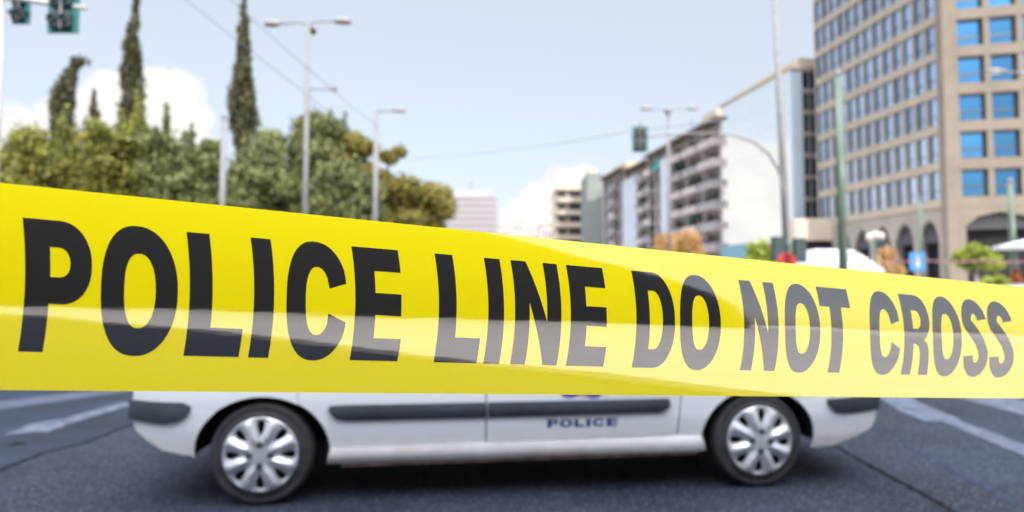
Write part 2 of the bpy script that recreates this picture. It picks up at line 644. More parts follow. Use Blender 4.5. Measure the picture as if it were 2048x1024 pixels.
ribbon('road_crack', [G(-200, 1020), G(0, 941), G(90, 906), G(170, 887), G(255, 852), G(420, 799)], [.03, .032, .03, .024, .02, .016], 0.008, M['crack'], 0.012, 14, 3)
ribbon('road_crack', [G(1600, 862), G(1690, 903), G(1750, 938), G(1815, 972), G(1890, 1015), G(1960, 1055)], [.02, .03, .042, .045, .045, .04], 0.004, M['crack'], 0.012, 14, 4)
ribbon('road_crack', [G(20, 893), G(33, 888), G(48, 890)], [.02, .10, .02], 0.008, M['crack'], 0.02, 6, 5)
# painted markings
sheet('road_marking', [(p.x, p.y) for p in (G(5, 872), G(60, 850), G(130, 838), G(250, 805), G(262, 812), G(150, 846), G(95, 866), G(70, 866))], 0.009, M['paint'])
sheet('road_marking', [(p.x, p.y) for p in (G(-60, 812), G(180, 782), G(260, 780), G(260, 784), G(60, 812), G(-60, 830))], 0.009, mat('faint_road_paint', (0.030, 0.040, 0.066), 0.9, var=0.35, scale=4))
sheet('road_marking', [(p.x, p.y) for p in (G(1700, 770), G(1760, 797), G(1800, 822), G(1850, 843), G(1885, 843), G(2060, 918), G(2060, 893), G(1920, 842), G(1918, 838), G(1840, 806), G(1790, 770))], 0.004, M['paint'])
sheet('road_marking', [(p.x, p.y) for p in (G(1860, 775), G(1920, 797), G(2060, 834), G(2060, 806), G(2000, 790), G(1950, 775))], 0.004, M['paint'])
ribbon('road_scuff', [G(1766, 872), G(1800, 885), G(1880, 925), G(1950, 965), G(2040, 1010)], [.05, .06, .05, .05, .04], 0.004, mat('faint_blue_scuff', (0.022, 0.030, 0.050), 0.9, var=0.4, scale=14, spec=0.1), 0.03, 12, 8)


# ------------------------------------------------------------------ flat outlines laid on curved surfaces
def sarc(cx, cy, rx, ry, a0, a1, n=18, p=2.0):
    out = []
    for i in range(n + 1):
        a = radians(a0 + (a1 - a0) * i / n)
        c, s = cos(a), sin(a)
        out.append((cx + rx * math.copysign(abs(c) ** (2 / p), c), cy + ry * math.copysign(abs(s) ** (2 / p), s)))
    return out


def letter(ch):
    if ch == 'I': return [[(0, 0), (1, 0), (1, 1), (0, 1)]]
    if ch == 'L': return [[(0, 0), (1, 0), (1, .235), (.41, .235), (.41, 1), (0, 1)]]
    if ch == 'E': return [[(0, 0), (1, 0), (1, .2), (.42, .2), (.42, .405), (.97, .405), (.97, .6), (.42, .6), (.42, .795), (.98, .795), (.98, 1), (0, 1)]]
    if ch == 'T': return [[(.31, 0), (.69, 0), (.69, .775), (1, .775), (1, 1), (0, 1), (0, .775), (.31, .775)]]
    if ch == 'N': return [[(0, 0), (.31, 0), (.31, .60), (.69, 0), (1, 0), (1, 1), (.69, 1), (.69, .42), (.32, 1), (0, 1)]]
    if ch == 'O': return [sarc(.5, .5, .5, .5, 0, 360, 56, 2.25)[:-1], sarc(.5, .5, .205, .285, 0, 360, 44, 2.35)[:-1]]
    if ch == 'D': return [[(0, 0)] + sarc(.50, .5, .5, .5, -90, 90, 34, 2.3) + [(0, 1)], [(.34, .195)] + sarc(.46, .5, .22, .305, -90, 90, 24, 2.4) + [(.34, .805)]]
    if ch == 'P': return [[(0, 0), (.36, 0), (.36, .365)] + sarc(.54, .6825, .46, .3175, -90, 90, 28, 2.2) + [(0, 1)],
                          [(.37, .567)] + sarc(.50, .68, .17, .113, -90, 90, 18, 2.2) + [(.37, .793)]]
    if ch == 'R': return [[(0, 0), (.34, 0), (.34, .385), (.42, .385), (.53, .36), (.59, .30), (.61, .2), (.63, .06), (.655, 0), (1, 0), (.975, .06), (.955, .2),
                           (.925, .32), (.86, .40), (.74, .445)] + [(.86, .49)] + sarc(.55, .715, .44, .285, -25, 90, 22, 2.2) + [(0, 1)],
                          [(.34, .575)] + sarc(.48, .69, .175, .115, -90, 90, 18, 2.2) + [(.34, .805)]]
    if ch == 'C':
        o = sarc(.52, .5, .52, .5, 24, 336, 46, 2.25)
        i = sarc(.52, .5, .205, .285, 330, 30, 36, 2.3)
        o[0] = (1.0, .66)
        o[-1] = (1.0, .33)
        i[0] = (.70, .40)
        i[-1] = (.71, .61)
        return [o + i]
    if ch == 'S':
        asp, wv = .50, .185
        sp = [(.25 + .152 * cos(radians(a)), .735 + .172 * sin(radians(a))) for a in range(2, 212, 14)]
        sp += [(.19, .60), (.25, .535), (.31, .475)]
        sp += [(.25 + .152 * cos(radians(a)), .265 + .172 * sin(radians(a))) for a in range(28, -184, -14)]
        l, r = [], []
        for k, (x, y) in enumerate(sp):
            a, b = sp[max(k - 1, 0)], sp[min(k + 1, len(sp) - 1)]
            d = hypot(b[0] - a[0], b[1] - a[1])
            nx, ny = -(b[1] - a[1]) / d, (b[0] - a[0]) / d
            l.append(((x + nx * wv / 2) / asp, y + ny * wv / 2))
            r.append(((x - nx * wv / 2) / asp, y - ny * wv / 2))
        pts = l + r[::-1]
        return [[(min(max(x, 0), 1), min(max(y, 0), 1)) for x, y in pts]]


def fill(contours, step):
    """triangulate outlines (holes by even-odd) with inner grid points -> verts2d, faces"""
    vs, es = [], []
    for c in contours:
        b = len(vs)
        q = []
        for i, a in enumerate(c):
            z = c[(i + 1) % len(c)]
            k = max(1, int(max(abs(a[0] - z[0]) / step[0], abs(a[1] - z[1]) / step[1])))
            for j in range(k):
                q.append((a[0] + (z[0] - a[0]) * j / k, a[1] + (z[1] - a[1]) * j / k))
        vs += [Vector(p) for p in q]
        es += [(b + i, b + (i + 1) % len(q)) for i in range(len(q))]
    x0, x1 = min(v.x for v in vs), max(v.x for v in vs)
    y0, y1 = min(v.y for v in vs), max(v.y for v in vs)
    nb = len(vs)
    B = np.array([tuple(v) for v in vs])
    x = x0 + step[0] / 2
    while x < x1:
        y = y0 + step[1] / 2
        while y < y1:
            if np.min(((B[:, 0] - x) / step[0]) ** 2 + ((B[:, 1] - y) / step[1]) ** 2) > .16:
                vs.append(Vector((x, y)))
            y += step[1]
        x += step[0]
    r = geometry.delaunay_2d_cdt(vs, es, [], 0, 1e-7)
    V, Fc = r[0], r[2]
    segs = [(vs[a], vs[b]) for a, b in es]
    A = np.array([[s[0].x, s[0].y, s[1].x, s[1].y] for s in segs])
    keep = []
    for f in Fc:
        cx = sum(V[i].x for i in f) / len(f)
        cy = sum(V[i].y for i in f) / len(f)
        cond = (A[:, 1] > cy) != (A[:, 3] > cy)
        S_ = A[cond]
        xs = S_[:, 0] + (cy - S_[:, 1]) / (S_[:, 3] - S_[:, 1]) * (S_[:, 2] - S_[:, 0])
        if np.sum(xs > cx) % 2: keep.append(tuple(f))
    return [(v.x, v.y) for v in V], keep


def lay(name, contours, step, fn, m, parent, nfn=None, thick=0.0, custom=True):
    """mesh of a filled outline carried onto the surface fn(a, b), its edges turned in by thick"""
    V, Fc = fill(contours, step)
    vs = [Vector(fn(a, b)) for a, b in V]
    ns = [Vector(nfn(a, b)) for a, b in V] if nfn else [Vector((0, 0, 0))] * len(V)
    f0 = Fc[0]
    if nfn and (vs[f0[1]] - vs[f0[0]]).cross(vs[f0[2]] - vs[f0[0]]).dot(ns[f0[0]]) < 0:
        Fc = [f[::-1] for f in Fc]
    cn = [tuple(n_) for n_ in ns]
    fs = list(Fc)
    sm = [True] * len(Fc)
    if thick:
        used = {}
        for f in Fc:
            for a, b in zip(f, f[1:] + f[:1]):
                used[(a, b)] = used.get((a, b), 0) + 1
        for (a, b) in [e for e in used if (e[1], e[0]) not in used]:
            k = len(vs)
            vs += [vs[a].copy(), vs[b].copy(), vs[b] - ns[b] * thick, vs[a] - ns[a] * thick]
            cn += [(0, 0, 0)] * 4
            fs.append((k, k + 3, k + 2, k + 1))
            sm.append(False)
    me = bpy.data.meshes.new(name)
    me.from_pydata([tuple(v) for v in vs], [], fs)
    me.polygons.foreach_set('use_smooth', sm)
    me.update()
    o = link(name, me, parent, [m])
    if nfn and custom: me.normals_split_custom_set_from_vertices(cn)
    return o


# ------------------------------------------------------------------ the barrier tape
TW = 0.25
D0, D1 = TW * F / 415.0, TW * F / 224.0
tA = P(0, 572.5, D0)
tB = P(2048, 685, D1)
t_top0, t_bot0 = P(0, 365, D0).z, P(0, 780, D0).z
t_top1, t_bot1 = P(2048, 573, D1).z, P(2048, 797, D1).z
tdir = Vector((tB.x - tA.x, tB.y - tA.y, 0))
tn = Vector((tdir.y, -tdir.x, 0)).normalized()      # towards the photographer
TILT0, TILTK = 0.45, 30.5                            # where the film stands upright, degrees of lean per width


def tilt(t, u=0.5):
    return radians((t - TILT0) * TILTK)


NB = 240
_b = [0.0]
for i in range(NB):
    _b.append(_b[-1] - tan(tilt((i + .5) / NB)) * TW / NB)


def bulge(t):
    x = min(max(t, 0), 1) * NB
    i = min(int(x), NB - 1)
    chord = _b[-1] * t
    return _b[i] + (_b[i + 1] - _b[i]) * (x - i)


def tape(u, t, off=0.0):
    p = Vector((tA.x, tA.y, 0)) + tdir * u
    zb = t_bot0 + (t_bot1 - t_bot0) * u
    zt = t_top0 + (t_top1 - t_top0) * u
    q = p + tn * (bulge(t) + off)
    return (q.x, q.y, zb + (zt - zb) * t)


def tape_n(u, t):
    a = tilt(t, u) + radians(0.35) * sin(u * 23 + t * 4) * 0.6
    b = radians(0.8) * sin(u * 9.0 + 1.3) * (t - .4)
    tu = tdir.normalized()
    v = tn * cos(a) + Vector((0, 0, 1)) * sin(a) + tu * sin(b)
    return tuple(v.normalized())


def film(name, col, through):
    """thin glossy plastic: diffuse print, light coming through from behind, sharp surface gloss"""
    m = bpy.data.materials.new(name)
    m.use_nodes = True
    t = m.node_tree
    t.nodes.remove(t.nodes['Principled BSDF'])
    d = t.nodes.new('ShaderNodeBsdfDiffuse')
    d.inputs['Color'].default_value = (*col, 1)
    tr = t.nodes.new('ShaderNodeBsdfTranslucent')
    tr.inputs['Color'].default_value = (*col, 1)
    a = t.nodes.new('ShaderNodeMixShader')
    a.inputs[0].default_value = through
    t.links.new(d.outputs[0], a.inputs[1])
    t.links.new(tr.outputs[0], a.inputs[2])
    fr = t.nodes.new('ShaderNodeFresnel')
    fr.inputs['IOR'].default_value = 3.0
    g = t.nodes.new('ShaderNodeBsdfGlossy')
    g.inputs['Roughness'].default_value = 0.055
    b = t.nodes.new('ShaderNodeMixShader')
    t.links.new(fr.outputs[0], b.inputs[0])
    t.links.new(a.outputs[0], b.inputs[1])
    t.links.new(g.outputs[0], b.inputs[2])
    c = t.nodes.new('ShaderNodeTexCoord')
    n = t.nodes.new('ShaderNodeTexNoise')          # faint crinkle of the film
    n.inputs['Scale'].default_value = 14
    n.inputs['Detail'].default_value = 3
    mp = t.nodes.new('ShaderNodeMapping')
    mp.inputs['Scale'].default_value = (0.35, 0.35, 2.2)
    t.links.new(c.outputs['Object'], mp.inputs['Vector'])
    t.links.new(mp.outputs[0], n.inputs['Vector'])
    u = t.nodes.new('ShaderNodeBump')
    u.inputs['Strength'].default_value = 0.05
    u.inputs['Distance'].default_value = 0.004
    t.links.new(n.outputs['Fac'], u.inputs['Height'])
    t.links.new(u.outputs['Normal'], g.inputs['Normal'])
    t.links.new(b.outputs[0], t.nodes['Material Output'].inputs['Surface'])
    return m


M['film'] = film('yellow_plastic_film', (1.0, 0.83, 0.002), 0.33)
M['ink'] = film('black_printing_ink', (0.024, 0.022, 0.020), 0.0)
nu, nv = 160, 64
mb = MB()
mb.smooth = True
us = [-0.36 + 1.94 * i / nu for i in range(nu + 1)]
mb.add([tape(u, j / nv) for u in us for j in range(nv + 1)],
       [(i * (nv + 1) + j, (i + 1) * (nv + 1) + j, (i + 1) * (nv + 1) + j + 1, i * (nv + 1) + j + 1) for i in range(nu) for j in range(nv)])
tape_o = mb.build('police_tape', M['film'], recalc=False)
if tape_o.data.polygons[0].normal.dot(tn) < 0: tape_o.data.flip_normals()
tape_o.data.normals_split_custom_set_from_vertices([tape_n(u, j / nv) for u in us for j in range(nv + 1)])
tag(tape_o, 'glossy yellow barrier tape printed with black capitals, stretched across the foreground', 'barrier tape')


for ue, lab in ((-0.36, 'grey steel post past the left edge, holding the near end of the yellow tape'), (1.58, 'grey steel post past the right edge, holding the far end of the yellow tape')):
    q = tape(ue, .5)
    po = empty('barrier_post', (q[0], q[1], 0), 0, lab, 'post', 'posts holding the tape')
    hp = tape(ue, 1)[2] + .06
    b = MB()
    b.smooth = True
    b.tube([(0, 0, 0.03), (0, 0, hp)], .025, 14)
    b.lathe([(.026, hp), (.03, hp + .01), (.02, hp + .03), (.002, hp + .036)], 14, 'z', cap=True)
    b.build('upright', M['galv'], po)
    b = MB()
    b.lathe([(.17, 0), (.17, .02), (.15, .035), (.04, .06), (.026, .07)], 24, 'z', cap=True)
    b.build('foot', M['black_plastic'], po)


def u_of(px):
    l = px / 2048
    return l * 224 / (415 * (1 - l) + 224 * l)


TO, MI = .83, .52


words = [('POLICE', [(45.5, TO, 184, .66), (202, MI, 356, MI), (373.4, TO, 484, .31), (501.5, TO, 541.5, TO), (573, MI, 692, .66), (703, TO, 797.6, TO)]),
         ('LINE', [(869.4, TO, 958.8, .31), (967.8, TO, 999, TO), (1021, TO, 1113, TO), (1131.8, TO, 1205.6, TO)]),
         ('DO', [(1262.5, TO, 1349.8, .55), (1360, MI, 1441.7, MI)]),
         ('NOT', [(1477, TO, 1545.4, TO), (1570, MI, 1640.5, MI), (1631.5, TO, 1692, TO)]),
         ('CROSS', [(1739.9, MI, 1798.7, .6), (1795.6, TO, 1857, .25), (1865.7, MI, 1923.4, MI), (1927, MI, 1976.4, MI), (1978.8, MI, 2028.3, MI)])]


def u_px(px, t):
    """place along the tape that the photograph shows at px"""
    lo, hi = -.2, 1.2
    for _ in range(40):
        m_ = (lo + hi) / 2
        x, y, z = tape(m_, t)
        if 1024 + F * x / (y * CP + (z - H) * SP) < px: lo = m_
        else: hi = m_
    return lo


LB, LT = 0.19, 0.836


def bow_px(t, px):
    """the capitals are printed with bowed strokes: sideways shift of a point at height t"""
    a, b = 4 + px / 1480 * 7.5, -10 + 13 * px / 1500
    return a * (t - TO) * (t - LB) / ((.5 - TO) * (.5 - LB)) + b * (t - TO) * (t - .5) / ((LB - TO) * (LB - .5))


def px_of(u, t):
    x, y, z = tape(u, t)
    return 1024 + F * x / (y * CP + (z - H) * SP)


def bowed(u, t):
    p_ = px_of(u, TO)
    return tape(u_px(p_ + bow_px(t, p_), t), t, 0.0003)


for w, spans in words:
    cs = []
    for ch, (a, ta, b, tb) in zip(w, spans):
        ua, ub = u_px(a - bow_px(ta, a), TO), u_px(b - bow_px(tb, b), TO)
        ov = 0.008 if ch in 'OCS' else 0.0
        for c in letter(ch):
            cs.append([(ua + (ub - ua) * x, LB - ov + (LT - LB + 2 * ov) * y) for x, y in c])
    o = lay('printed_word', cs, (0.012, 0.03), bowed, M['ink'], tape_o, tape_n)
    o['label'] = 'black printed word %s' % w

# ------------------------------------------------------------------ the police car
CR = empty('police_car', (0, 0, 0), 0, 'white police patrol car with blue POLICE lettering, side-on behind the yellow tape', 'police car')
CANG = radians(6.3)
WB, R = 3.34, 0.325
base = Vector((-1.60, 4.04, 0))
yv = Vector((-sin(CANG), cos(CANG), 0))
CR.location = base + yv * 0.868
CR.rotation_euler = (0, 0, CANG)
XR, XF = -0.85, 4.34
AR = 0.415


def halfw(x, z):
    pts = ((0.15, .80), (0.25, .845), (.345, .862), (.5, .882), (.66, .886), (.8, .878), (.98, .85), (1.25, .76), (1.5, .655), (1.65, .58))
    for (z0, w0), (z1, w1) in zip(pts, pts[1:]):
        if z <= z1:
            k = min(1, max(0, (z - z0) / (z1 - z0)))
            k = k * k * (3 - 2 * k) * .4 + k * .6
            w = w0 + (w1 - w0) * k
            break
    else:
        w = pts[-1][1]
    e = max(0, (XR + .62 - x) / .62, (x - (XF - .80)) / .80)
    return w - .17 * min(e, 1) ** 2.6


def side(off, s=-1):
    return lambda x, z: (x, s * (halfw(x, z) + off), z)


def side_n(s=-1):
    def fn(x, z):
        h = .01
        dx = (halfw(x + h, z) - halfw(x - h, z)) / (2 * h)
        dz = (halfw(x, z + h) - halfw(x, z - h)) / (2 * h)
        v = Vector((-dx, s * 1.0, -dz)).normalized()
        return tuple(v)
    return fn


ARZ = .84


def arch(cx, a0, a1, r=AR, n=20):
    return [(cx + r * cos(radians(a0 + (a1 - a0) * i / n)), R + .012 + r * ARZ * sin(radians(a0 + (a1 - a0) * i / n))) for i in range(n + 1)]


upper = [(-.85, .62), (-.845, .80), (-.76, 1.0), (-.70, 1.14), (-.58, 1.34), (-.42, 1.49), (-.2, 1.575), (.3, 1.61), (.9, 1.62), (1.5, 1.60), (1.9, 1.545), (2.15, 1.46),
         (2.5, 1.25), (2.78, 1.08), (3.0, 1.02), (3.5, .965), (3.9, .88), (4.16, .79), (4.29, .70), (4.34, .60)]
front_low = [(4.34, .50), (4.33, .42), (4.29, .36), (4.16, .325)]
rear_low = [(-.85, .53), (-.82, .465), (-.72, .405), (-.62, .355)]
GAP = .009
ac = lambda z, r: r * sqrt(max(0, 1 - ((z - R - .012) / (r * ARZ)) ** 2))
a_lo = math.degrees(math.asin((.30 - R - .02) / AR))
rear_door = [(ac(.355, AR + .012), .355)] + [p for p in arch(0, 6, 58, AR + .012, 12)] + [(.225, .985), (1.44 - GAP, .985), (1.44 - GAP, .36)]
rear_door = rear_door[::-1]
front_door = [(1.44, .362), (2.745, .378), (2.775, .70), (2.80, .985), (1.44, .985)]
quarter = [(-.85, .66), (-.845, .80), (-.76, 1.0), (-.75, 1.02), (.22, 1.0), (.225 - GAP, .985)] + [p for p in arch(0, 58, 168, AR + .005, 22)] + [(-.47, .66)]
fender = [(2.8 + GAP, .985), (2.775 + GAP, .70), (2.745 + GAP, .365), (3.34 - ac(.365, AR), .365)] + arch(WB, 178, 12, AR, 24) + [(4.16, .645), (4.325, .645), (4.29, .70), (4.16, .79), (3.9, .88), (3.5, .965), (3.0, 1.02), (2.82, 1.0)]
greenhouse = [(-.755, 1.01), (-.70, 1.14), (-.58, 1.34), (-.42, 1.49), (-.2, 1.575), (.3, 1.61), (.9, 1.62), (1.5, 1.60), (1.9, 1.545), (2.15, 1.46), (2.5, 1.25), (2.78, 1.08), (2.84, 1.01), (2.80, .992), (.22, .992)]
win = [[(-.42, 1.06), (.12, 1.05), (.12, 1.50), (-.16, 1.49), (-.33, 1.36)], [(.22, 1.045), (1.38, 1.03), (1.38, 1.535), (.22, 1.52)],
       [(1.50, 1.03), (2.62, 1.03), (2.44, 1.19), (2.1, 1.40), (1.85, 1.495), (1.50, 1.53)]]
rear_bump = [(-.85, .655), (-.85, .62)] + rear_low + [(-.40, .325)] + [(-ac(.33, AR), .33)] + arch(0, 181, 132, AR, 10)[::1]
rear_bump = [(-.85, .655), (-.85, .62)] + rear_low + [(-.43, .320)] + [p for p in arch(0, 184, 133, AR, 10)]
front_bump = [(4.335, .64), (4.34, .60)] + front_low + [(3.90, .262), (3.34 + ac(.262, AR), .262)] + arch(WB, -10, 44, AR, 12)
sill = [(.405, .247), (2.955, .262), (2.925, .36), (2.76, .372), (1.44, .356), (.43, .349)]

for s in (-1, 1):
    near = s < 0
    st = (.07, .05)
    nf = side_n(s)
    lay('body_panel', [quarter], st, side(0, s), M['car_white'], CR, nf, .012)
    lay('fender', [fender], st, side(0, s), M['car_white'], CR, nf, .012)
    lay('window_pillars', [greenhouse] + win, (.12, .08), side(-.004, s), M['car_white'], CR, nf, .012)
    for w_ in win:
        lay('side_window', [w_], (.12, .08), side(-.012, s), M['glass_dark'], CR, nf, .004)
    fd = lay('door', [front_door], st, side(0, s), M['car_white'], CR, nf, .012)
    rd = lay('door', [rear_door], st, side(0, s), M['car_white'], CR, nf, .012)
    lay('sill', [sill], (.08, .014), lambda x, z, s=s: (x, s * (.880 - .016 * (abs(z - .318) / .055) ** 2.5), z), M['car_white'], CR, nf, .03, False)
    lay('sill_flange', [[(.50, .222), (2.90, .236), (2.90, .262), (.50, .25)]], (.2, .02), side(.004, s), mat('rusty_flange', (0.20, 0.155, 0.12), 0.8, var=.5, scale=9), CR, nf, .01, False)
    # dark shell seen through the panel gaps
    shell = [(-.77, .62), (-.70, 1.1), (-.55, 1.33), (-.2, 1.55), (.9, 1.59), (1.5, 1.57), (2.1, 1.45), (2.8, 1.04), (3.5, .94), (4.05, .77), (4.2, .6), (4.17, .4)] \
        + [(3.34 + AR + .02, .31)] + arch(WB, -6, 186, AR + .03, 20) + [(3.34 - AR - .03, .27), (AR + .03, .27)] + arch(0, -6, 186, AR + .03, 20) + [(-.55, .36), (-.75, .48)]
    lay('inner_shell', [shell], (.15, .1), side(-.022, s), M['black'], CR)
    for d_, (x0, x1) in ((rd, (.42, 1.428)), (fd, (1.446, 2.70))):
        zb, zt = .527, .628
        if d_ is rd:
            pm = [(x1, zb), (x1, zt)] + [(.47, zt), (.43, zt - .004), (.418, zt - .018), (.43, zt - .045), (.463, zb + .02), (.503, zb + .004), (.54, zb)]
        else:
            pm = [(x0, zb), (2.60, zb + .008), (2.655, zb + .02), (2.69, zb + .05), (2.695, zb + .075), (2.685, zt), (x0, zt)]
        lay('door_moulding', [pm], (.05, .02), lambda x, z, s=s: (x, s * (halfw(x, z) + .010 + .016 * (1 - (abs(z - .578) / .06) ** 2)), z), M['black_plastic'], d_, nf, .03, False)
    for d_, hx in ((rd, .55), (fd, 1.62)):
        mb = MB()
        mb.bbox(hx, hx + .2, -.02, .02, .84, .875, .01)
        mb.v = [(x, s * (halfw(x, z) + .015) + y, z) for x, y, z in mb.v]
        mb.build('door_handle', M['black_plastic'], d_)
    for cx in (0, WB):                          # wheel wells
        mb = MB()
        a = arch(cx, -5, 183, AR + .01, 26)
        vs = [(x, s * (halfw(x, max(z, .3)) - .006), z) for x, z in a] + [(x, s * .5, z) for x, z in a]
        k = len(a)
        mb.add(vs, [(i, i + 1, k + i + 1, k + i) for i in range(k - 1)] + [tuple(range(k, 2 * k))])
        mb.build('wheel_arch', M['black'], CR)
    mb = MB()
    mb.bbox(-.1, .1, -.11, .09, -.07, .07, .03)
    mb.xf(Matrix.Translation((2.42, s * .98, 1.06)))
    mb.build('wing_mirror', M['black_plastic'], CR)

# surfaces that cross the car from side to side
def cross(name, pts, m, bow, parent=CR, ny=10, off=0.0):
    mb = MB()
    mb.smooth = True
    rows = []
    for i, (x, z) in enumerate(pts):
        w_ = halfw(x, z)
        a, b = pts[max(i - 1, 0)], pts[min(i + 1, len(pts) - 1)]
        d = Vector((b[0] - a[0], b[1] - a[1])).normalized()
        nx, nz = -d.y, d.x
        row = []
        for j in range(ny + 1):
            q = -1 + 2 * j / ny
            k = bow * (1 - q * q) + off
            row.append((x + nx * k, w_ * q, z + nz * k))
        rows.append(row)
    mb.loft(rows, cap=False, closed=False)
    return mb.build(name, m, parent)


up_r = rear_low[::-1]
cross('rear_bumper', [(-.62, .355), (-.72, .405), (-.82, .465), (-.85, .53), (-.85, .655)][::1], M['car_white'], .07)
cross('tailgate', [(-.85, .655), (-.845, .80), (-.76, 1.0), (-.73, 1.06)], M['car_white'], .06)
cross('rear_window', [(-.73, 1.06), (-.70, 1.14), (-.58, 1.34), (-.45, 1.47)], M['glass_dark'], .06)
cross('roof', [(-.45, 1.47), (-.42, 1.49), (-.2, 1.575), (.3, 1.61), (.9, 1.62), (1.5, 1.60), (1.9, 1.545), (2.05, 1.50)], M['car_white'], .04)
cross('windscreen', [(2.05, 1.50), (2.15, 1.46), (2.5, 1.25), (2.78, 1.08), (2.84, 1.05)], M['glass_dark'], .05)
cross('bonnet', [(2.84, 1.05), (3.0, 1.02), (3.5, .965), (3.9, .88), (4.16, .79), (4.29, .70)], M['car_white'], .03)
cross('front_bumper', [(4.29, .70), (4.34, .60), (4.34, .50), (4.33, .42), (4.29, .36), (4.16, .325)], M['car_white'], .07)
cross('grille', [(4.28, .72), (4.325, .655)], M['black_plastic'], .075, off=.012)
for s in (-1, 1):
    nf = side_n(s)
    lay('bumper_panel', [rear_bump], (.05, .04), side(.002, s), M['car_white'], CR, nf, .014)
    lay('bumper_panel', [front_bump], (.05, .04), side(.002, s), M['car_white'], CR, nf, .014)
    pr = [(-.865, .655), (-.46, .650), (-.435, .640), (-.432, .615), (-.46, .575), (-.52, .540), (-.60, .525), (-.865, .535)]
    pf = [(4.35, .49), (4.0, .488), (3.925, .50), (3.872, .54), (3.848, .59), (3.86, .602), (4.35, .605)]
    for pm in (pr, pf):
        lay('bumper_moulding', [pm], (.05, .03), lambda x, z, s=s: (x, s * (halfw(x, z) + .010 + .014 * (1 - (abs(z - .57) / .09) ** 2)), z), M['black_plastic'], CR, nf, .03, False)
    lay('headlight', [[(3.72, .80), (4.08, .70), (4.12, .76), (3.95, .845), (3.75, .89)]], (.05, .04), side(.006, s), M['head_lens'], CR, nf, .01)
    lay('tail_light', [[(-.77, .82), (-.60, .80), (-.56, 1.15), (-.66, 1.17), (-.73, 1.03)]], (.05, .04), side(.006, s), M['tail_red'], CR, nf, .01)
cross('bumper_moulding', [(-.852, .535), (-.854, .655)], M['black_plastic'], .07, off=.014)
cross('bumper_moulding', [(4.336, .605), (4.336, .49)], M['black_plastic'], .07, off=.014)
mb = MB()
mb.box(-.30, 3.62, -.70, .70, .21, .36)
mb.box(.5, 2.85, -.79, .79, .225, .30)
mb.build('underbody', M['black'], CR)

# POLICE lettering and the foot of the crest on the near front door
doors = [o for o in CR.children if o.name.startswith('door')]
fd_near = doors[0]
cs = []
lx0, lx1, lz0, lz1 = 1.845, 2.335, .450, .505
cw = [0, .168, .345, .52, .645, .70, .82, 1.0]
spans = [(0, .155), (.175, .35), (.375, .515), (.545, .605), (.635, .795), (.83, .985)]
for ch, (a, b) in zip('POLICE', spans):
    for c in letter(ch):
        c2 = c
        cs.append([(lx0 + (lx1 - lx0) * (a + (b - a) * x), lz0 + (lz1 - lz0) * z) for x, z in c2])
lay('lettering', cs, (.05, .03), side(.0022), M['blue_print'], fd_near, side_n(-1))
cx0 = 2.075
ribbon_poly = [(-.135, .672), (-.12, .652), (-.075, .644), (-.04, .652), (0, .662), (.04, .650), (.08, .640), (.125, .648), (.145, .668), (.135, .70), (.05, .69), (0, .70), (-.05, .69), (-.125, .70)]
crest = lay('crest', [[(cx0 + a, b) for a, b in ribbon_poly]], (.04, .03), side(.0022), M['purple_print'], fd_near, side_n(-1))
lay('crest_knot', [[(cx0 + .03 * cos(a / 12 * 2 * pi), .675 + .016 * sin(a / 12 * 2 * pi)) for a in range(12)]], (.04, .03), side(.004), M['gold_print'], crest, side_n(-1))
lay('crest_shield', [[(cx0 + a, b) for a, b in ((-.07, .72), (0, .705), (.07, .72), (.08, .83), (0, .84), (-.08, .83))]], (.04, .03), side(.0022), M['blue_print'], crest, side_n(-1))


# wheels
def tyre_mesh():
    mb = MB()
    mb.smooth = True
    prof = [(.232, -.005), (.240, -.012), (.252, -.006), (.268, .004), (.285, .003), (.298, .000), (.309, .004), (.317, .016), (.3225, .032), (.325, .05), (.325, .13), (.3225, .15), (.31, .178), (.28, .185), (.232, .18)]
    mb.lathe(prof, 72, 'y')
    mb.smooth = False
    # tread grooves as shallow ribs
    for h in (.062, .088, .114):
        mb.lathe([(.326, h - .004), (.3275, h), (.326, h + .014), (.3255, h + .018)], 72, 'y')
    return mb


def hub_fn(x, z):
    RH = .236
    r = hypot(x, z) / RH
    a = atan2(z, x)
    w = cos(8 * (a - pi / 8))                       # ridges half-way between the holes
    y = -.008 - .026 * (1 - min(r, 1) ** 2)
    k = max(0, min(1, (r - .25) / .25)) * max(0, min(1, (1.0 - r) / .12))
    y -= .019 * max(0, w) ** 1.0 * k
    y += .010 * max(0, -w) ** 1.5 * k
    y -= .010 * max(0, 1 - abs(r - .965) / .035)    # rolled rim
    return (x, y, z)


def tear(a):
    """teardrop hole pointing at the hub"""
    RH = .236
    out = []
    for i in range(20):
        t = 2 * pi * i / 20
        rr = .715 + .195 * cos(t)
        ww = .145 * sin(t) * (.66 + .34 * cos(t))
        out.append((RH * (rr * cos(a) - ww * sin(a)), RH * (rr * sin(a) + ww * cos(a))))
    return out


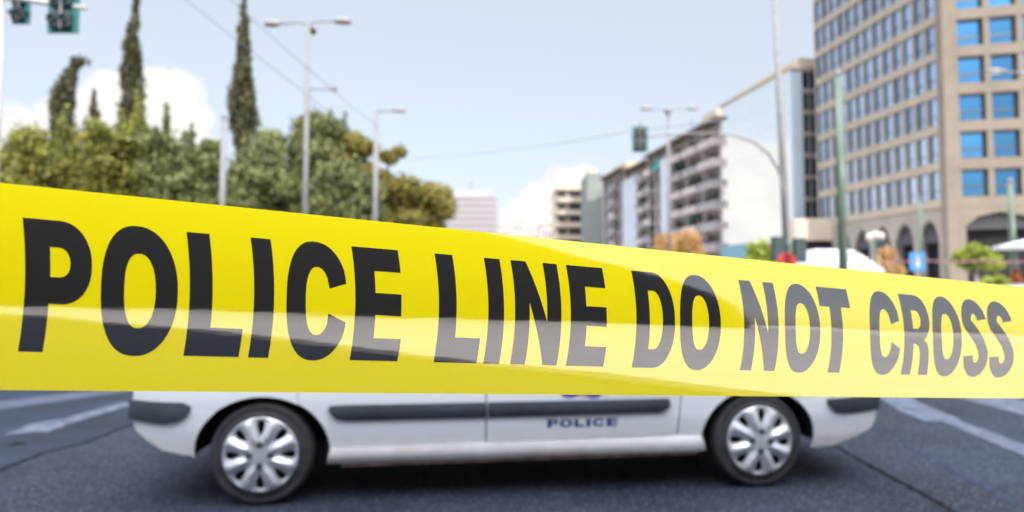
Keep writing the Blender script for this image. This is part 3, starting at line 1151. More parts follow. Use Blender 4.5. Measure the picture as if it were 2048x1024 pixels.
def make_wheel():
    root = empty('wheel', (0, 0, 0))
    tyre_mesh().build('tyre', M['rubber'], root)
    RH = .236
    cs = [[(RH * cos(2 * pi * i / 72), RH * sin(2 * pi * i / 72)) for i in range(72)]] + [tear(k * pi / 4) for k in range(8)]
    hub = lay('hubcap', cs, (.009, .009), hub_fn, M['hub'], root, lambda a, b: (0, -1, 0), .014, False)
    mb = MB()
    mb.lathe([(.0, .035), (.232, .035), (.232, .0)], 48, 'y')
    mb.build('rim', M['black'], root)
    for k in range(4):
        a = k * pi / 2
        mb = MB()
        mb.smooth = True
        y0 = hub_fn(.27 * RH * cos(a), .27 * RH * sin(a))[1]
        mb.lathe([(.021, y0 + .004), (.020, y0 - .006), (.012, y0 - .006), (.011, y0 + .001)], 16, 'y', (.28 * RH * cos(a), 0, .28 * RH * sin(a)))
        mb.lathe([(.009, y0 + .002), (.009, y0 - .006), (.004, y0 - .008), (.0005, y0 - .008)], 6, 'y', (.28 * RH * cos(a), 0, .28 * RH * sin(a)))
        mb.build('wheel_nut', M['signal_dark'], hub)
    return root


w0 = make_wheel()
w0.parent = CR
w0.location = (0, -.868, R)
w1 = copy_tree(w0, CR)
w1.location = (WB, -.868, R)
w1.rotation_euler = (0, radians(4), 0)
for x in (0, WB):
    w2 = copy_tree(w0, CR)
    w2.location = (x, .868, R)
    w2.rotation_euler = (0, 0, pi)

def leaves(name, blobs, n, size, m, parent, seed=0, aspect=1.8, shell=.55, up=0.0, squash=1.0):
    g = np.random.default_rng(seed)
    C = np.array([b[0] for b in blobs], float)
    Rr = np.array([b[1] if isinstance(b[1], (tuple, list)) else (b[1],) * 3 for b in blobs], float)
    wgt = (Rr[:, 0] * Rr[:, 1] * Rr[:, 2]) ** .72
    idx = g.choice(len(blobs), n, p=wgt / wgt.sum())
    d = g.normal(size=(n, 3))
    d /= np.linalg.norm(d, axis=1)[:, None]
    rad = shell + (1.05 - shell) * g.random(n) ** .8
    rad *= 1 + .13 * g.normal(size=n)
    p = C[idx] + d * Rr[idx] * rad[:, None]
    # leaf facing: mostly outwards, jittered
    nrm = d * .9 + g.normal(size=(n, 3)) * .75
    nrm /= np.linalg.norm(nrm, axis=1)[:, None]
    ax = g.normal(size=(n, 3)) + np.array([0, 0, up])
    a = ax - nrm * np.sum(ax * nrm, axis=1)[:, None]
    a /= np.linalg.norm(a, axis=1)[:, None]
    bb = np.cross(nrm, a)
    s = size * (.55 + .9 * g.random(n))[:, None]
    a = a * s * aspect / 2
    bb = bb * s / 2
    V = np.stack([p - a, p + bb * .9 + a * .05, p + a, p - bb * .9 + a * .05], axis=1).reshape(-1, 3)
    V[:, 2] = np.maximum(V[:, 2], .2)
    me = bpy.data.meshes.new(name)
    me.vertices.add(4 * n)
    me.vertices.foreach_set('co', V.ravel())
    me.loops.add(4 * n)
    me.loops.foreach_set('vertex_index', np.arange(4 * n))
    me.polygons.add(n)
    me.polygons.foreach_set('loop_start', np.arange(n) * 4)
    me.polygons.foreach_set('loop_total', np.full(n, 4))
    me.update(calc_edges=True)
    me.validate()
    return link(name, me, parent, [m])


# ------------------------------------------------------------------ the office tower on the right
FL = 3.6
tc0 = P(1900, 571, 58.8)
tcl = P(1640, 571, 78.9)
c0 = Vector((tc0.x, tc0.y, 0))
c1 = Vector((tcl.x, tcl.y, 0))
ld = (c1 - c0).normalized()
ang_l = atan2(ld.y, ld.x)
rd_ = Vector((cos(radians(-13)), sin(radians(-13)), 0))
LLEN = (c1 - c0).length
TOW = empty('office_tower', c0, 0, 'beige concrete office tower with a grid of blue windows over a dark arcade', 'office building')


def frame_face(origin, d, n):
    """local x along d, y into the building, z up"""
    m = Matrix.Identity(4)
    m.col[0][:3] = d
    m.col[1][:3] = -n
    m.col[2][:3] = (0, 0, 1)
    m.col[3][:3] = origin
    return m


ln = Vector((-ld.y, ld.x, 0))
ln = ln if ln.x < 0 else -ln
rn = Vector((rd_.y, -rd_.x, 0))
rn = rn if rn.y < 0 else -rn
ML = frame_face(Vector((0, 0, 0)), ld, ln)
MR = frame_face(Vector((0, 0, 0)), rd_, rn)
Z0, NF = 9.3, 9
ZT = Z0 + NF * FL + 1.2


def face_wall(mb, Mx, length, bays, pil, sp, depth, pw0, m0=0, m1=1):
    """spandrels and pilasters standing proud of a recessed plane"""
    b = MB()
    bw = (length - pw0) / bays
    for k in range(NF + 1):
        z = Z0 + k * FL
        b.cur = m0
        b.box(pw0, length, 0.0, depth, z - sp * .55, z + sp * .45)
    b.box(pw0, length, 0, depth, Z0 + NF * FL + sp * .45 + .002, ZT)
    b.cur = m1
    for i in range(bays + 1):
        x = pw0 + i * bw
        for k in range(NF):
            z = Z0 + k * FL
            b.box(x - pil / 2, x + pil / 2, 0.05, depth, z + sp * .45, z + FL - sp * .55)
    b.xf(Mx)
    for v_f in range(len(b.f)):
        pass
    off = len(mb.v)
    mb.v += b.v
    mb.f += [tuple(off + i for i in f) for f in b.f]
    mb.m += b.m
    mb.sm += b.sm
    return bw


wall = MB()
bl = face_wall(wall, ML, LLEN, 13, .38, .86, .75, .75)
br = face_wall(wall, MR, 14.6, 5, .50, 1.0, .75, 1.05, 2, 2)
wall.cur = 0
b = MB()                                            # corner pier, folded round the corner
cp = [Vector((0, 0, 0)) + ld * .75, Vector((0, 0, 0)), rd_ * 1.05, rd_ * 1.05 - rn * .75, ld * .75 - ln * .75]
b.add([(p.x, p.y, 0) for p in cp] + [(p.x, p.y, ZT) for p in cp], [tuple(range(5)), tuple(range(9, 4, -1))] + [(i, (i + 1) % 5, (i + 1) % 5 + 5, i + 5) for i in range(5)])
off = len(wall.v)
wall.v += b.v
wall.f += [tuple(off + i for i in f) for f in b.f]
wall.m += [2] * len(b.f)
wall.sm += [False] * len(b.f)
wall.build('wall', [M['concrete'], M['concrete_fin'], M['concrete_sun_dimmed']], TOW)
# core behind the faces
far_l = ld * LLEN
far_r = rd_ * 14.6
cb = [-ln * .76 - rn * .76 + ld * .3, far_l - ln * .76, far_l - ln * 14, far_r - rn * 16, far_r - rn * .76]
b = MB()
b.add([(p.x, p.y, 0) for p in cb] + [(p.x, p.y, ZT - .1) for p in cb], [tuple(range(5)), tuple(range(9, 4, -1))] + [(i, (i + 1) % 5, (i + 1) % 5 + 5, i + 5) for i in range(5)])
b.build('core', M['shop_dark'], TOW)


def window_mesh(w, h, bar, glass, pane_d=.12, fr=.09):
    """dark frame with an upper pane and a shallow lower light; x 0..w, z 0..h"""
    mb = MB()
    f = fr
    mb.cur = 0
    for bx in ((0, w, 0, f), (0, w, h - f, h), (0, w, bar - f / 2, bar + f / 2)):
        mb.box(bx[0], bx[1], 0, .14, bx[2], bx[3])
    mb.box(0, f, 0.002, .138, f, h - f)
    mb.box(w - f, w, 0.002, .138, f, h - f)
    mb.cur = 1
    for z0, z1 in ((f, bar - f / 2), (bar + f / 2, h - f)):
        mb.add([(f, pane_d - .04, z0), (w - f, pane_d - .04, z0), (w - f, pane_d - .04, z1), (f, pane_d - .04, z1)], [(0, 1, 2, 3)])
    return mb.build('window', [M['dark_frame'], glass])


wl = window_mesh(bl - .39, FL - .87, .85, M['side_glass'], fr=.06)
wr = window_mesh(br - .51, FL - 1.01, .95, M['blue_glass'], fr=.17)
spare = []


def put(o, Mx, x, depth, z, first, tilt_=0.0):
    c = o if first else o.copy()
    if not first: COL.objects.link(c)
    c.parent = TOW
    c.matrix_local = Mx @ Matrix.Translation((x, depth, z)) @ Matrix.Rotation(tilt_, 4, 'Z') 
    return c


def shown(p):
    d = p.y * CP + (p.z - H) * SP
    py = 512 - F * ((p.z - H) * CP - p.y * SP) / d
    px = 1024 + F * p.x / d
    return py > -25 and px < 2075


rr = random.Random(5)
for src, Mx, bays, bw, pil, sp, pw0 in ((wl, ML, 13, bl, .38, .86, .75), (wr, MR, 5, br, .5, 1.0, 1.05)):
    first = True
    for i in range(bays):
        for k in range(NF):
            x, z = pw0 + i * bw + pil / 2 + .005, Z0 + k * FL + sp * .45 + .004
            wp = c0 + (Mx @ Vector((x, 0, z)))
            if shown(wp) or first:
                put(src, Mx, x, .20 if src is wl else .42, z, first, rr.uniform(-.012, .012))
                first = False
            else:
                spare.append((Mx, x, z, bw - pil, FL - sp))
b = MB()
for Mx, x, z, w, h in spare:
    q = [Mx @ Vector(p) for p in ((x, .5, z), (x + w, .5, z), (x + w, .5, z + h), (x, .5, z + h))]
    b.add(q, [(0, 1, 2, 3)])
o = b.build('upper_windows', M['blue_glass'], TOW)
o['kind'] = 'stuff'


# arcade: wall strip with pointed-shouldered openings
def arcade(Mx, length, n, x0, pier, spring, crown, wm):
    b = MB()
    bw = (length - x0) / n
    zt = Z0 - .58
    aw = MB()
    for i in range(n):
        a = x0 + i * bw
        e = a + bw
        l, r = a + pier / 2, e - pier / 2
        m = (l + r) / 2
        op = [(l, 0), (l, spring), (l + (m - l) * .35, spring + (crown - spring) * .65), (m, crown), (r - (r - m) * .35, spring + (crown - spring) * .65), (r, spring), (r, 0)]
        left = [(a, 0), (l, 0)] + op[1:4] + [(m, zt), (a, zt)]
        right = [(m, zt)] + op[3:6] + [(r, 0), (e, 0), (e, zt)]
        b.prism(left, 0, .9)
        b.prism(right, 0, .9)
        # canvas awning filling the head of the arch
        aw.add([(l + .05, -.05, spring - .35), (r - .05, -.05, spring - .35), (r - .1, .5, spring + (crown - spring) * .6), (m, .55, crown - .15), (l + .1, .5, spring + (crown - spring) * .6)], [(0, 1, 2, 3, 4)])
    b.xf(Mx)
    b.build('arcade', wm, TOW)
    aw.xf(Mx)
    aw.build('arch_awnings', M['awning_grey'], TOW)


arcade(ML, LLEN, 6, .76, .75, 5.9, 7.9, M['concrete_fin'])
arcade(MR, 14.6, 2, 1.06, .9, 7.0, 8.3, M['concrete_sun_dimmed'])

# ------------------------------------------------------------------ mirror glass building and the street of flats
ST0 = Vector((33.4, 100.0, 0))
sd = Vector((-.165, .986, 0)).normalized()
sn = Vector((-sd.y, sd.x, 0))
sn = sn if sn.x < 0 else -sn


def st_x(px):
    """distance along the street front where the photograph shows px"""
    k = (px - 1024) / F
    return (k * ST0.y - ST0.x) / (sd.x - k * sd.y)


def street_block(name, px0, px1, depth, label, cat='building'):
    a = ST0 + sd * st_x(px0)
    Ln = st_x(px1) - st_x(px0)
    root = empty(name, a, 0, label, cat)
    Mx = frame_face(Vector((0, 0, 0)), sd, sn)      # x away along the street, y inwards
    return root, Mx, Ln


# glass block
GB, MG, LG = street_block('glass_building', 1585, 1446, 14, 'mirror glass office block between the flats and the tower, white clouds on its street side', 'office building')
HG = 30.0
b = MB()
b.box(0, LG, .12, 9, 3.8, HG)
b.xf(MG)
b.build('curtain_wall', M['mirror_glass'], GB)
b = MB()
for k in range(9):
    z = 4.2 + k * (HG - 4.4) / 8
    b.box(.05, LG, .085, .125, z - .02, z + .02)
for i in range(15):
    x = .3 + i * (LG - .4) / 14
    b.box(x - .025, x + .025, .09, .124, 4, HG)
b.xf(MG)
b.build('mullions', mat('thin_mullion', (0.84, 0.85, 0.84), 0.3, metal=0.9), GB)
b = MB()
b.box(-.1, LG + .1, -.25, 9.1, HG, HG + .35)
b.box(1.5, LG * .7, 2.5, 7, HG + .36, HG + 2.2)
b.xf(MG)
b.build('roof', M['plaster_cream'], GB)
b = MB()                                            # end wall: pale blue corner strip
b.box(-.3, .10, .1, 1.70, 3.8, HG - .4)
b.xf(MG)
b.build('corner_strip', mat('pale_blue_panel', (0.55, 0.66, 0.78), 0.25, metal=0.3), GB)
b = MB()
nfl = 8
fh = (HG - 7.0) / nfl
for k in range(nfl + 1):
    z = 7.0 + k * fh - .01
    b.box(-.30, -.02, 1.74, 5.6, z - .28, z + .28)
for y in (1.72, 2.75, 3.75, 4.75, 5.6):
    b.box(-.22, -.03, y, y + .16, 7.0, HG - .45)
b.xf(MG)
b.build('end_frame', M['concrete_fin'], GB)
dk = mat('dark_green_glass', (0.03, 0.05, 0.055), 0.08, spec=0.8)
for k in range(nfl):
    for j, y in enumerate((1.89, 2.92, 3.92, 4.92)):
        b = MB()
        z = 7.0 + k * fh
        b.box(-.12, -.01, y, y + (.85, .82, .82, .67)[j], z + .285, z + fh - .285)
        b.xf(MG)
        b.build('window', M['blue_glass'] if k == nfl - 1 else (M['side_glass'] if (k * 3 + j) % 7 == 5 else dk), GB)
b = MB()                                            # street-level canopy and shopfront
b.box(.2, LG + 8, -1.6, .1, 3.15, 3.75)
b.xf(MG)
b.build('canopy', M['rail'], GB)
b = MB()
b.box(.3, LG, .2, 8.8, 0.1, 3.7)
b.xf(MG)
b.build('shopfront', M['shop_dark'], GB)
b = MB()
b.box(LG * .58, LG - .3, -.5, .08, 4.3, 7.6)
b.xf(MG)
b.build('bay_window', mat('teal_glass_bay', (0.10, 0.24, 0.32), 0.12, spec=0.8), GB)

# low pale annex at the foot of the glass block, in front of its end
an = empty('canopy_annex', (0, 0, 0), 0, 'low cream annex with a dark ground floor at the foot of the glass block', 'building')
a0, a1 = P(1588, 571, 77), P(1652, 571, 77)
b = MB()
b.bbox(a0.x, a1.x + 1.5, 76.2, 79, 6.9, 9.6, .1)
b.build('upper_wall', M['plaster_cream'], an)
b = MB()
b.box(a0.x + .2, a1.x + 1.5, 76.7, 79, 0.14, 6.9)
b.build('ground_floor', M['shop_dark'], an)

# flats A: balconies on the street
FLH = 3.5


def flats(px0, px1, floors, bays, wallm, label, kinds, hh, roofm=None, name='apartment_building', roof_over=1.0):
    root, Mx, Ln = street_block(name, px0, px1, 12, label)
    fh = hh / (floors + .25)
    b = MB()
    b.box(0, Ln - .05, .9, 12, 0, hh)
    bw = Ln / bays
    for i in range(bays + 1):
        b.box(min(max(i * bw - .25, 0), Ln - .5), min(max(i * bw + .25, .5), Ln - .051), .1, .95, 0, hh)
    b.xf(Mx)
    b.build('wall', wallm, root)
    b = MB()
    b.box(-.4, Ln, -roof_over, 12.2, hh, hh + .4)
    b.xf(Mx)
    b.build('roof', roofm or M['eave'], root)
    r2 = random.Random(px0)
    for i in range(bays):
        kind = kinds[i % len(kinds)]
        for k in range(floors):
            z = k * fh + .4
            x0, x1 = i * bw + .28, (i + 1) * bw - .28
            if kind == 'B':
                b = MB()
                b.box(x0, x1, -1.15, .88, z - .18, z)
                b.cur = 1
                b.box(x0, x1, -1.15, -1.08, z, z + 1.0)
                if i == 0: b.box(x0, x0 + .07, -1.07, .5, z, z + 1.0)
                b.xf(Mx)
                b.build('balcony', [wallm, M['rail'] if r2.random() < .6 else wallm], root)
                b = MB()
                b.box(x0 + .15, x1 - .15, .84, .96, z + .05, z + fh - .75)
                b.xf(Mx)
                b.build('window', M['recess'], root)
                if r2.random() < .4:
                    bl_ = [((x0 + (x1 - x0) * r2.random(), -.95, z + .95 + .25 * r2.random()), (.5, .22, .32)) for _ in range(4)]
                    pl_ = leaves('balcony_plants', bl_, 160, .2, M['leaf_grey'], root, int(px0 + k * 7 + i), 1.8)
                    pl_.data.transform(Mx)
                if r2.random() < .3:
                    b = MB()
                    b.bbox(x1 - 1.1, x1 - .2, .55, .83, z + 1.9, z + 2.5, .03)
                    b.xf(Mx)
                    b.build('air_conditioner', M['white'], root)
                if r2.random() < .22:
                    b = MB()
                    b.add([(x0 + .2, -1.0, z + fh - 1.2), (x1 - .2, -1.0, z + fh - 1.2), (x1 - .2, .8, z + fh - .4), (x0 + .2, .8, z + fh - .4)], [(0, 1, 2, 3)])
                    b.xf(Mx)
                    b.build('awning', M['white'] if r2.random() < .6 else M['teal'], root)
            elif kind == 'W':
                b = MB()
                b.box(x0, x1, .5, .97, z + .1, z + fh - .5)
                b.xf(Mx)
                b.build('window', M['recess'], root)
                b = MB()
                b.box(x0 - .05, x1 + .05, .2, .9, z - .35, z + .1)
                b.xf(Mx)
                b.build('spandrel', M['rail'], root)
        if kind == 'P':
            b = MB()
            b.box(i * bw + .02, (i + 1) * bw - .02, -.6, .88, 0, hh * .93)
            b.xf(Mx)
            b.build('blank_panel', M['plaster_blue'], root)
    return root, Mx, Ln, fh


HA = 28.2
ra, Ma, La, fa = flats(1444, 1346, 8, 3, M['plaster_pink'], 'pinkish apartment block with rows of balconies, next to the mirror glass block', 'BBB', HA)
b = MB()
b.box(3, 8, 1, 6, HA + .41, HA + 2.6)
b.xf(Ma)
b.build('penthouse', M['plaster_cream'], ra)
for x_, y_, h_ in ((1.5, 3, 3.2), (11, 4, 2.6), (14, 2, 3.4)):
    b = MB()
    b.tube([(x_, y_, HA + .4), (x_, y_, HA + .4 + h_)], .05, 6)
    for q_ in (.7, .82, .94):
        b.tube([(x_ - .6, y_, HA + .4 + h_ * q_), (x_ + .6, y_, HA + .4 + h_ * q_)], .03, 5)
    b.xf(Ma)
    b.build('roof_aerial', M['galv'], ra)
rb, Mb_, Lb, fb = flats(1345, 1297, 8, 3, M['plaster'], 'pale narrow apartment block with a teal awning under its eave, left of the balconied flats', 'PWB', HA - .2)
b = MB()
zz = 7 * fb + fb * .95
b.add([Mb_ @ Vector(p) for p in ((Lb / 3 + .3, -.9, zz - 2.6), (Lb * 2 / 3 - .3, -.9, zz - 2.6), (Lb * 2 / 3 - .3, .2, zz), (Lb / 3 + .3, .2, zz))], [(0, 1, 2, 3)])
b.build('awning', M['teal'], rb)
rd2, Md2, Ld2, fd2 = flats(1296, 1251, 8, 3, M['plaster_pink'], 'apartment block with stacked balconies beside a flat blue-grey panel, middle of the street row', 'BPP', HA - .9)
rc, Mc, Lc, fc = flats(1250, 1206, 8, 4, M['plaster'], 'pale apartment block with dark window bands, farthest of the street row', 'WBWW', HA + .3)
b = MB()
b.box(4, 14, 2, 8, HA + .71, HA + 2.9)
b.xf(Mc)
b.build('penthouse', M['plaster_cream'], rc)


def block(name, px0, px1, Y, top, depth, m, label, cat='building'):
    a, e = P(px0, 571, Y), P(px1, 571, Y)
    z = P((px0 + px1) / 2, top, Y).z
    root = empty(name, ((a.x + e.x) / 2, Y, 0), 0, label, cat)
    w = e.x - a.x
    return root, w, z


# grey-green end wall
rg, wg, zg = block('apartment_building', 1174, 1208, 168, 345, 14, None, 'narrow grey-green windowless end wall of a block beyond the street row')
b = MB()
b.bbox(-wg / 2, wg / 2, 0, 14, 0, zg, .3)
b.build('wall', M['plaster_green'], rg)
b = MB()
b.box(-wg * .3, wg * .2, 2, 6, zg, zg + 1.6)
b.build('roof_cabin', M['plaster_cream'], rg)

# cream flats facing us with long balconies
rk, wk, zk = block('apartment_building', 1098, 1176, 190, 381, 14, None, 'cream apartment block with long rounded balconies, facing down the street')
b = MB()
b.box(-wk / 2 + 2.2, wk / 2, 0.4, 14, 0, zk)
b.build('wall', M['plaster_cream'], rk)
b = MB()
b.box(-wk / 2 + 2, wk / 2, -1.2, 14.2, zk, zk + .5)
b.box(-wk / 2 + 4, wk / 2 - 1, 1, 10, zk + .52, zk + 2.0)
b.build('roof', M['plaster_cream'], rk)
fk = zk / 8
for k in range(8):
    z = k * fk + .3
    b = MB()
    out = [(-wk / 2 + 2.2, 3)] + [(-wk / 2 + 2.2 - 1.6 * sin(a) - .4, .6 - 2.0 * (1 - cos(a)) + .5) for a in (1.4, 1.0, .6, .3)] + [(-wk / 2 + 3.2, -1.5), (wk / 2 - .1, -1.5), (wk / 2 - .1, .4), (-wk / 2 + 2.2, .4)]
    b.loft([[(x, y, z - .2) for x, y in out], [(x, y, z + 1.15) for x, y in out]])
    b.build('balcony', M['plaster_cream'], rk)
    for x0, x1 in ((-wk / 2 + 2.6, -wk / 2 + 5.4), (-wk / 2 + 6.2, wk / 2 - 1)):
        b = MB()
        b.box(x0, x1, .3, .45, z + 1.16, z + fk - .35)
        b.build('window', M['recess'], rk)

# far striped slab
rs, ws, zs = block('high_rise_slab', 868, 994, 300, 391, 20, None, 'far pinkish high-rise slab with thin horizontal window bands, beyond the trees', 'office building')
b = MB()
b.box(-ws / 2, ws / 2, 0, 20, 0, zs)
b.build('wall', M['far_wall'], rs)
nb = 14
for k in range(nb):
    z = zs - (k + .72) * zs / nb
    b = MB()
    b.box(-ws / 2 + .3, ws / 2 - .8, -.15, .05, z, z + zs / nb * .36)
    b.build('window_band', M['far_window'], rs)
b = MB()
b.box(-ws / 2 + 7, ws / 2 - 4.5, 3, 16, zs, zs + 3.0)
b.build('roof_storey', mat('grey_roof_storey', (0.36, 0.36, 0.40), 0.8), rs)
b = MB()
b.tube([(0.6 * 3, 9, zs + 3), (0.6 * 3, 9, zs + 8)], .35, 6)
b.build('antenna', M['galv'], rs)

# low hazy houses at the end of the avenue
for i, (px0, px1, top, Y) in enumerate(((985, 1025, 458, 420), (1022, 1050, 446, 460), (1046, 1085, 462, 400), (1080, 1112, 452, 300))):
    lab = ('low pale house at the end of the avenue, beside the striped slab', 'taller pale house at the end of the avenue, second from the striped slab',
           'wide pale house at the end of the avenue, third from the striped slab', 'pale house just left of the cream balconied flats')[i]
    rh, wh, zh = block('distant_house', px0, px1, Y, top, 14, None, lab)
    b = MB()
    b.box(-wh / 2, wh / 2, 0, 14, 0, zh)
    b.build('wall', mat('far_house_wall', (0.46, 0.43, 0.43), 0.9, var=.05, scale=.1), rh)
    b = MB()
    b.box(-wh / 2 - .3, wh / 2 + .3, -.3, 14.3, zh, zh + .8)
    b.build('roof', M['far_wall'], rh)
    for k in range(3):
        for j in range(2):
            b = MB()
            x = -wh / 2 + wh * (.2 + .25 * k)
            z = zh - 6 - j * 7
            b.box(x, x + wh * .14, -.12, .05, z, z + 4)
            b.build('window', M['far_window'], rh)

# ------------------------------------------------------------------ unseen dark mass added behind the photographer for tape reflection and road shade
shade_mass = empty('added_shade_mass', (5, -20, 0), 0, 'added black mass with a curved top behind the photographer, shaped for the tape reflection and road shade', 'building')
prof = [(-4, 0), (-4, 14.9), (4.7, 14.9), (9, 14.7), (12.1, 14.2), (14, 13.2), (15.5, 11.9), (18.5, 10.3), (21.3, 8.6), (23.2, 6.6), (24.4, 4.4), (25.2, 0)]
b = MB()
b.prism([(x * 1.5 - 5, z * 1.5) for x, z in prof], .5, -14)
b.build('shell', M['shade_mass'], shade_mass)

# ------------------------------------------------------------------ trees
def trunk(root, h, r, seed, m=None, tips=()):
    q = random.Random(seed)
    b = MB()
    b.smooth = True
    pts, rs = [], []
    for i in range(7):
        t = i / 6
        pts.append((q.uniform(-.12, .12) * h * .1 * t, q.uniform(-.12, .12) * h * .1 * t, h * t))
        rs.append(r * (1 - .6 * t) * (1.25 if i == 0 else 1))
    b.tube(pts, rs, 8)
    for tp in tips:
        s = Vector(pts[3]).lerp(Vector(pts[5]), q.random())
        mid = s.lerp(Vector(tp), .5) + Vector((0, 0, -.1 * h * .3))
        b.tube([s, mid, tp], [r * .5, r * .3, r * .1], 6)
    b.build('trunk', m or M['bark'], root)


def crown_tree(px0, px1, top, Y, m, label, seed, n, size, group, name='broadleaf_tree', spikes=0, low=.18, nblob=16, flat=1.0, cat='tree', edge=1.0):
    q = random.Random(seed)
    a, e = P(px0, 571, Y), P(px1, 571, Y)
    w = e.x - a.x
    zt = P((px0 + px1) / 2, top, Y).z
    cx = (a.x + e.x) / 2
    root = empty(name, (cx, Y, .0), 0, label, cat, group)
    z0 = zt * low
    hh = zt - z0
    bl = []
    core = (w * .36, w * .36, hh * .40)
    bl.append(((0, 0, z0 + hh * .48), core))
    tips = []
    for i in range(nblob):
        ang = q.uniform(0, 2 * pi)
        el = q.uniform(-.75, 1.0)
        rr_ = w * q.uniform(.13, .23) * edge
        x = cos(ang) * sqrt(max(0, 1 - el * el * .8)) * (w / 2 - rr_ * .8)
        y = sin(ang) * sqrt(max(0, 1 - el * el * .8)) * (w / 2 - rr_ * .8)
        z = z0 + hh * .5 + el * (hh * .5 - rr_ * .8)
        bl.append(((x, y, z), (rr_, rr_, rr_ * flat * q.uniform(.8, 1.1))))
        tips.append((x * .8, y * .8, z))
    for i in range(spikes):
        x = q.uniform(-.42, .42) * w
        y = q.uniform(-.3, .3) * w
        k = 1 - (2 * x / w) ** 2 * .55
        h = q.uniform(.10, .2) * hh
        bl.append(((x, y, z0 + hh * k * .92), (w * .05, w * .05, h)))
        bl.append(((x + .1, y, z0 + hh * k * .70), (w * .10, w * .10, h * 1.1)))
    leaves('crown', bl, n, size, m, root, seed, up=.8 if spikes else 0)
    trunk(root, z0 + hh * .55, max(.12, w * .035), seed, None, tips[:5])
    return root


HG_ = 'leafy trees massed in the park on the left'
crown_tree(-70, 118, 262, 36, M['leaf_hedge'], 'yellow-green tree at the left edge of the photo, under the hanging signals', 11, 18000, .17, HG_, spikes=9)
crown_tree(72, 232, 232, 37, M['leaf_hedge'], 'yellow-green tree below the bent cypress', 12, 18000, .17, HG_, spikes=10)
crown_tree(195, 330, 213, 38.5, M['leaf_hedge'], 'bright yellow-green tree at the foot of the tall left cypress', 13, 16000, .17, HG_, spikes=10)
crown_tree(275, 400, 240, 37, M['leaf_grey'], 'grey-green tree right of the tall left cypress', 14, 16000, .17, HG_, spikes=6)
crown_tree(350, 470, 288, 36, M['leaf_grey'], 'lower grey-green tree behind the plain grey pole', 15, 16000, .17, HG_, spikes=4)
crown_tree(440, 600, 236, 37, M['leaf_grey'], 'broad grey-green tree below the shaggy cypress', 16, 22000, .17, HG_, spikes=2)
crown_tree(560, 740, 226, 40, M['leaf_grey'], 'broad grey-green tree behind the three-headed street lamp', 17, 22000, .17, HG_, spikes=2)
crown_tree(620, 770, 300, 35, M['leaf_grey'], 'low grey-green tree between the three-headed lamp and the single lamp', 18, 16000, .17, HG_)
PG = 'olive pines at the park edge'


def pine(parts, Y, top_z, label, seed, n):
    c = parts[0]
    cp = P(c[0], 571, Y)
    root = empty('pine_tree', (cp.x, Y, 0), 0, label, 'pine tree', PG)
    bl, tips = [], []
    q = random.Random(seed)
    for px, py, rw, rh in parts:
        p = P(px, py, Y)
        s = Y / F
        for k in range(5):
            o = (p.x - cp.x + q.uniform(-.6, .6) * rw * s, q.uniform(-1, 1) * rw * s, p.z + q.uniform(-.45, .45) * rh * s)
            bl.append((o, (rw * s * q.uniform(.42, .66), rw * s * .6, rh * s * q.uniform(.4, .62))))
        tips.append((p.x - cp.x, 0, p.z - rh * s * .3))
    leaves('crown', bl, n * 2, .16, M['leaf_pine'], root, seed, 2.2, .3)
    trunk(root, min(t[2] for t in tips), .3, seed, None, tips)


pine([(705, 290, 50, 32), (680, 300, 50, 45), (780, 312, 26, 28), (725, 350, 50, 40)], 41, 0, 'tall olive pine with a tuft sticking out, behind the single street lamp', 31, 9000)
pine([(850, 400, 62, 50), (800, 420, 55, 60), (870, 385, 30, 26), (770, 390, 40, 40)], 46, 0, 'spreading olive pine hiding the left of the striped slab', 32, 10000)
pine([(760, 450, 60, 50), (840, 455, 55, 40)], 44, 0, 'low olive pine under the single street lamp', 33, 6000)
CG = 'dark cypresses above the park trees'


def cypress(line, Y, label, seed, n, name='cypress_tree'):
    """line: (px, py, half width px) from the tip down"""
    b0 = P(line[-1][0], 571, Y)
    root = empty(name, (b0.x, Y, 0), 0, label, 'cypress', CG)
    q = random.Random(seed)
    bl = []
    s = Y / F
    for (xa, ya, wa), (xb, yb, wb) in zip(line, line[1:]):
        k = max(2, int(abs(yb - ya) / 12))
        for i in range(k):
            t = i / k
            px, py, w = xa + (xb - xa) * t, ya + (yb - ya) * t, wa + (wb - wa) * t
            p = P(px, py, Y)
            for j in range(3):
                a = q.uniform(0, 2 * pi)
                r = w * s
                bl.append(((p.x - b0.x + cos(a) * r * .42, sin(a) * r * .42, p.z + q.uniform(-.2, .2)), (r * q.uniform(.42, .66), r * .5, r * q.uniform(.7, 1.2) + .15)))
    leaves('crown', bl, n * 2, .14, M['leaf_cypress'], root, seed, 2.2, .45, up=2.0)
    pt = P(line[0][0], line[0][1], Y)
    b = MB()
    cl_ = [P(l_[0], l_[1], Y) for l_ in line[1:]][::-1]
    b.tube([(0, 0, 0)] + [(c_.x - b0.x, 0, c_.z) for c_ in cl_], [.35] + [.22 - .19 * i_ / len(cl_) for i_ in range(len(cl_))], 8)
    b.build('trunk', M['bark'], root)


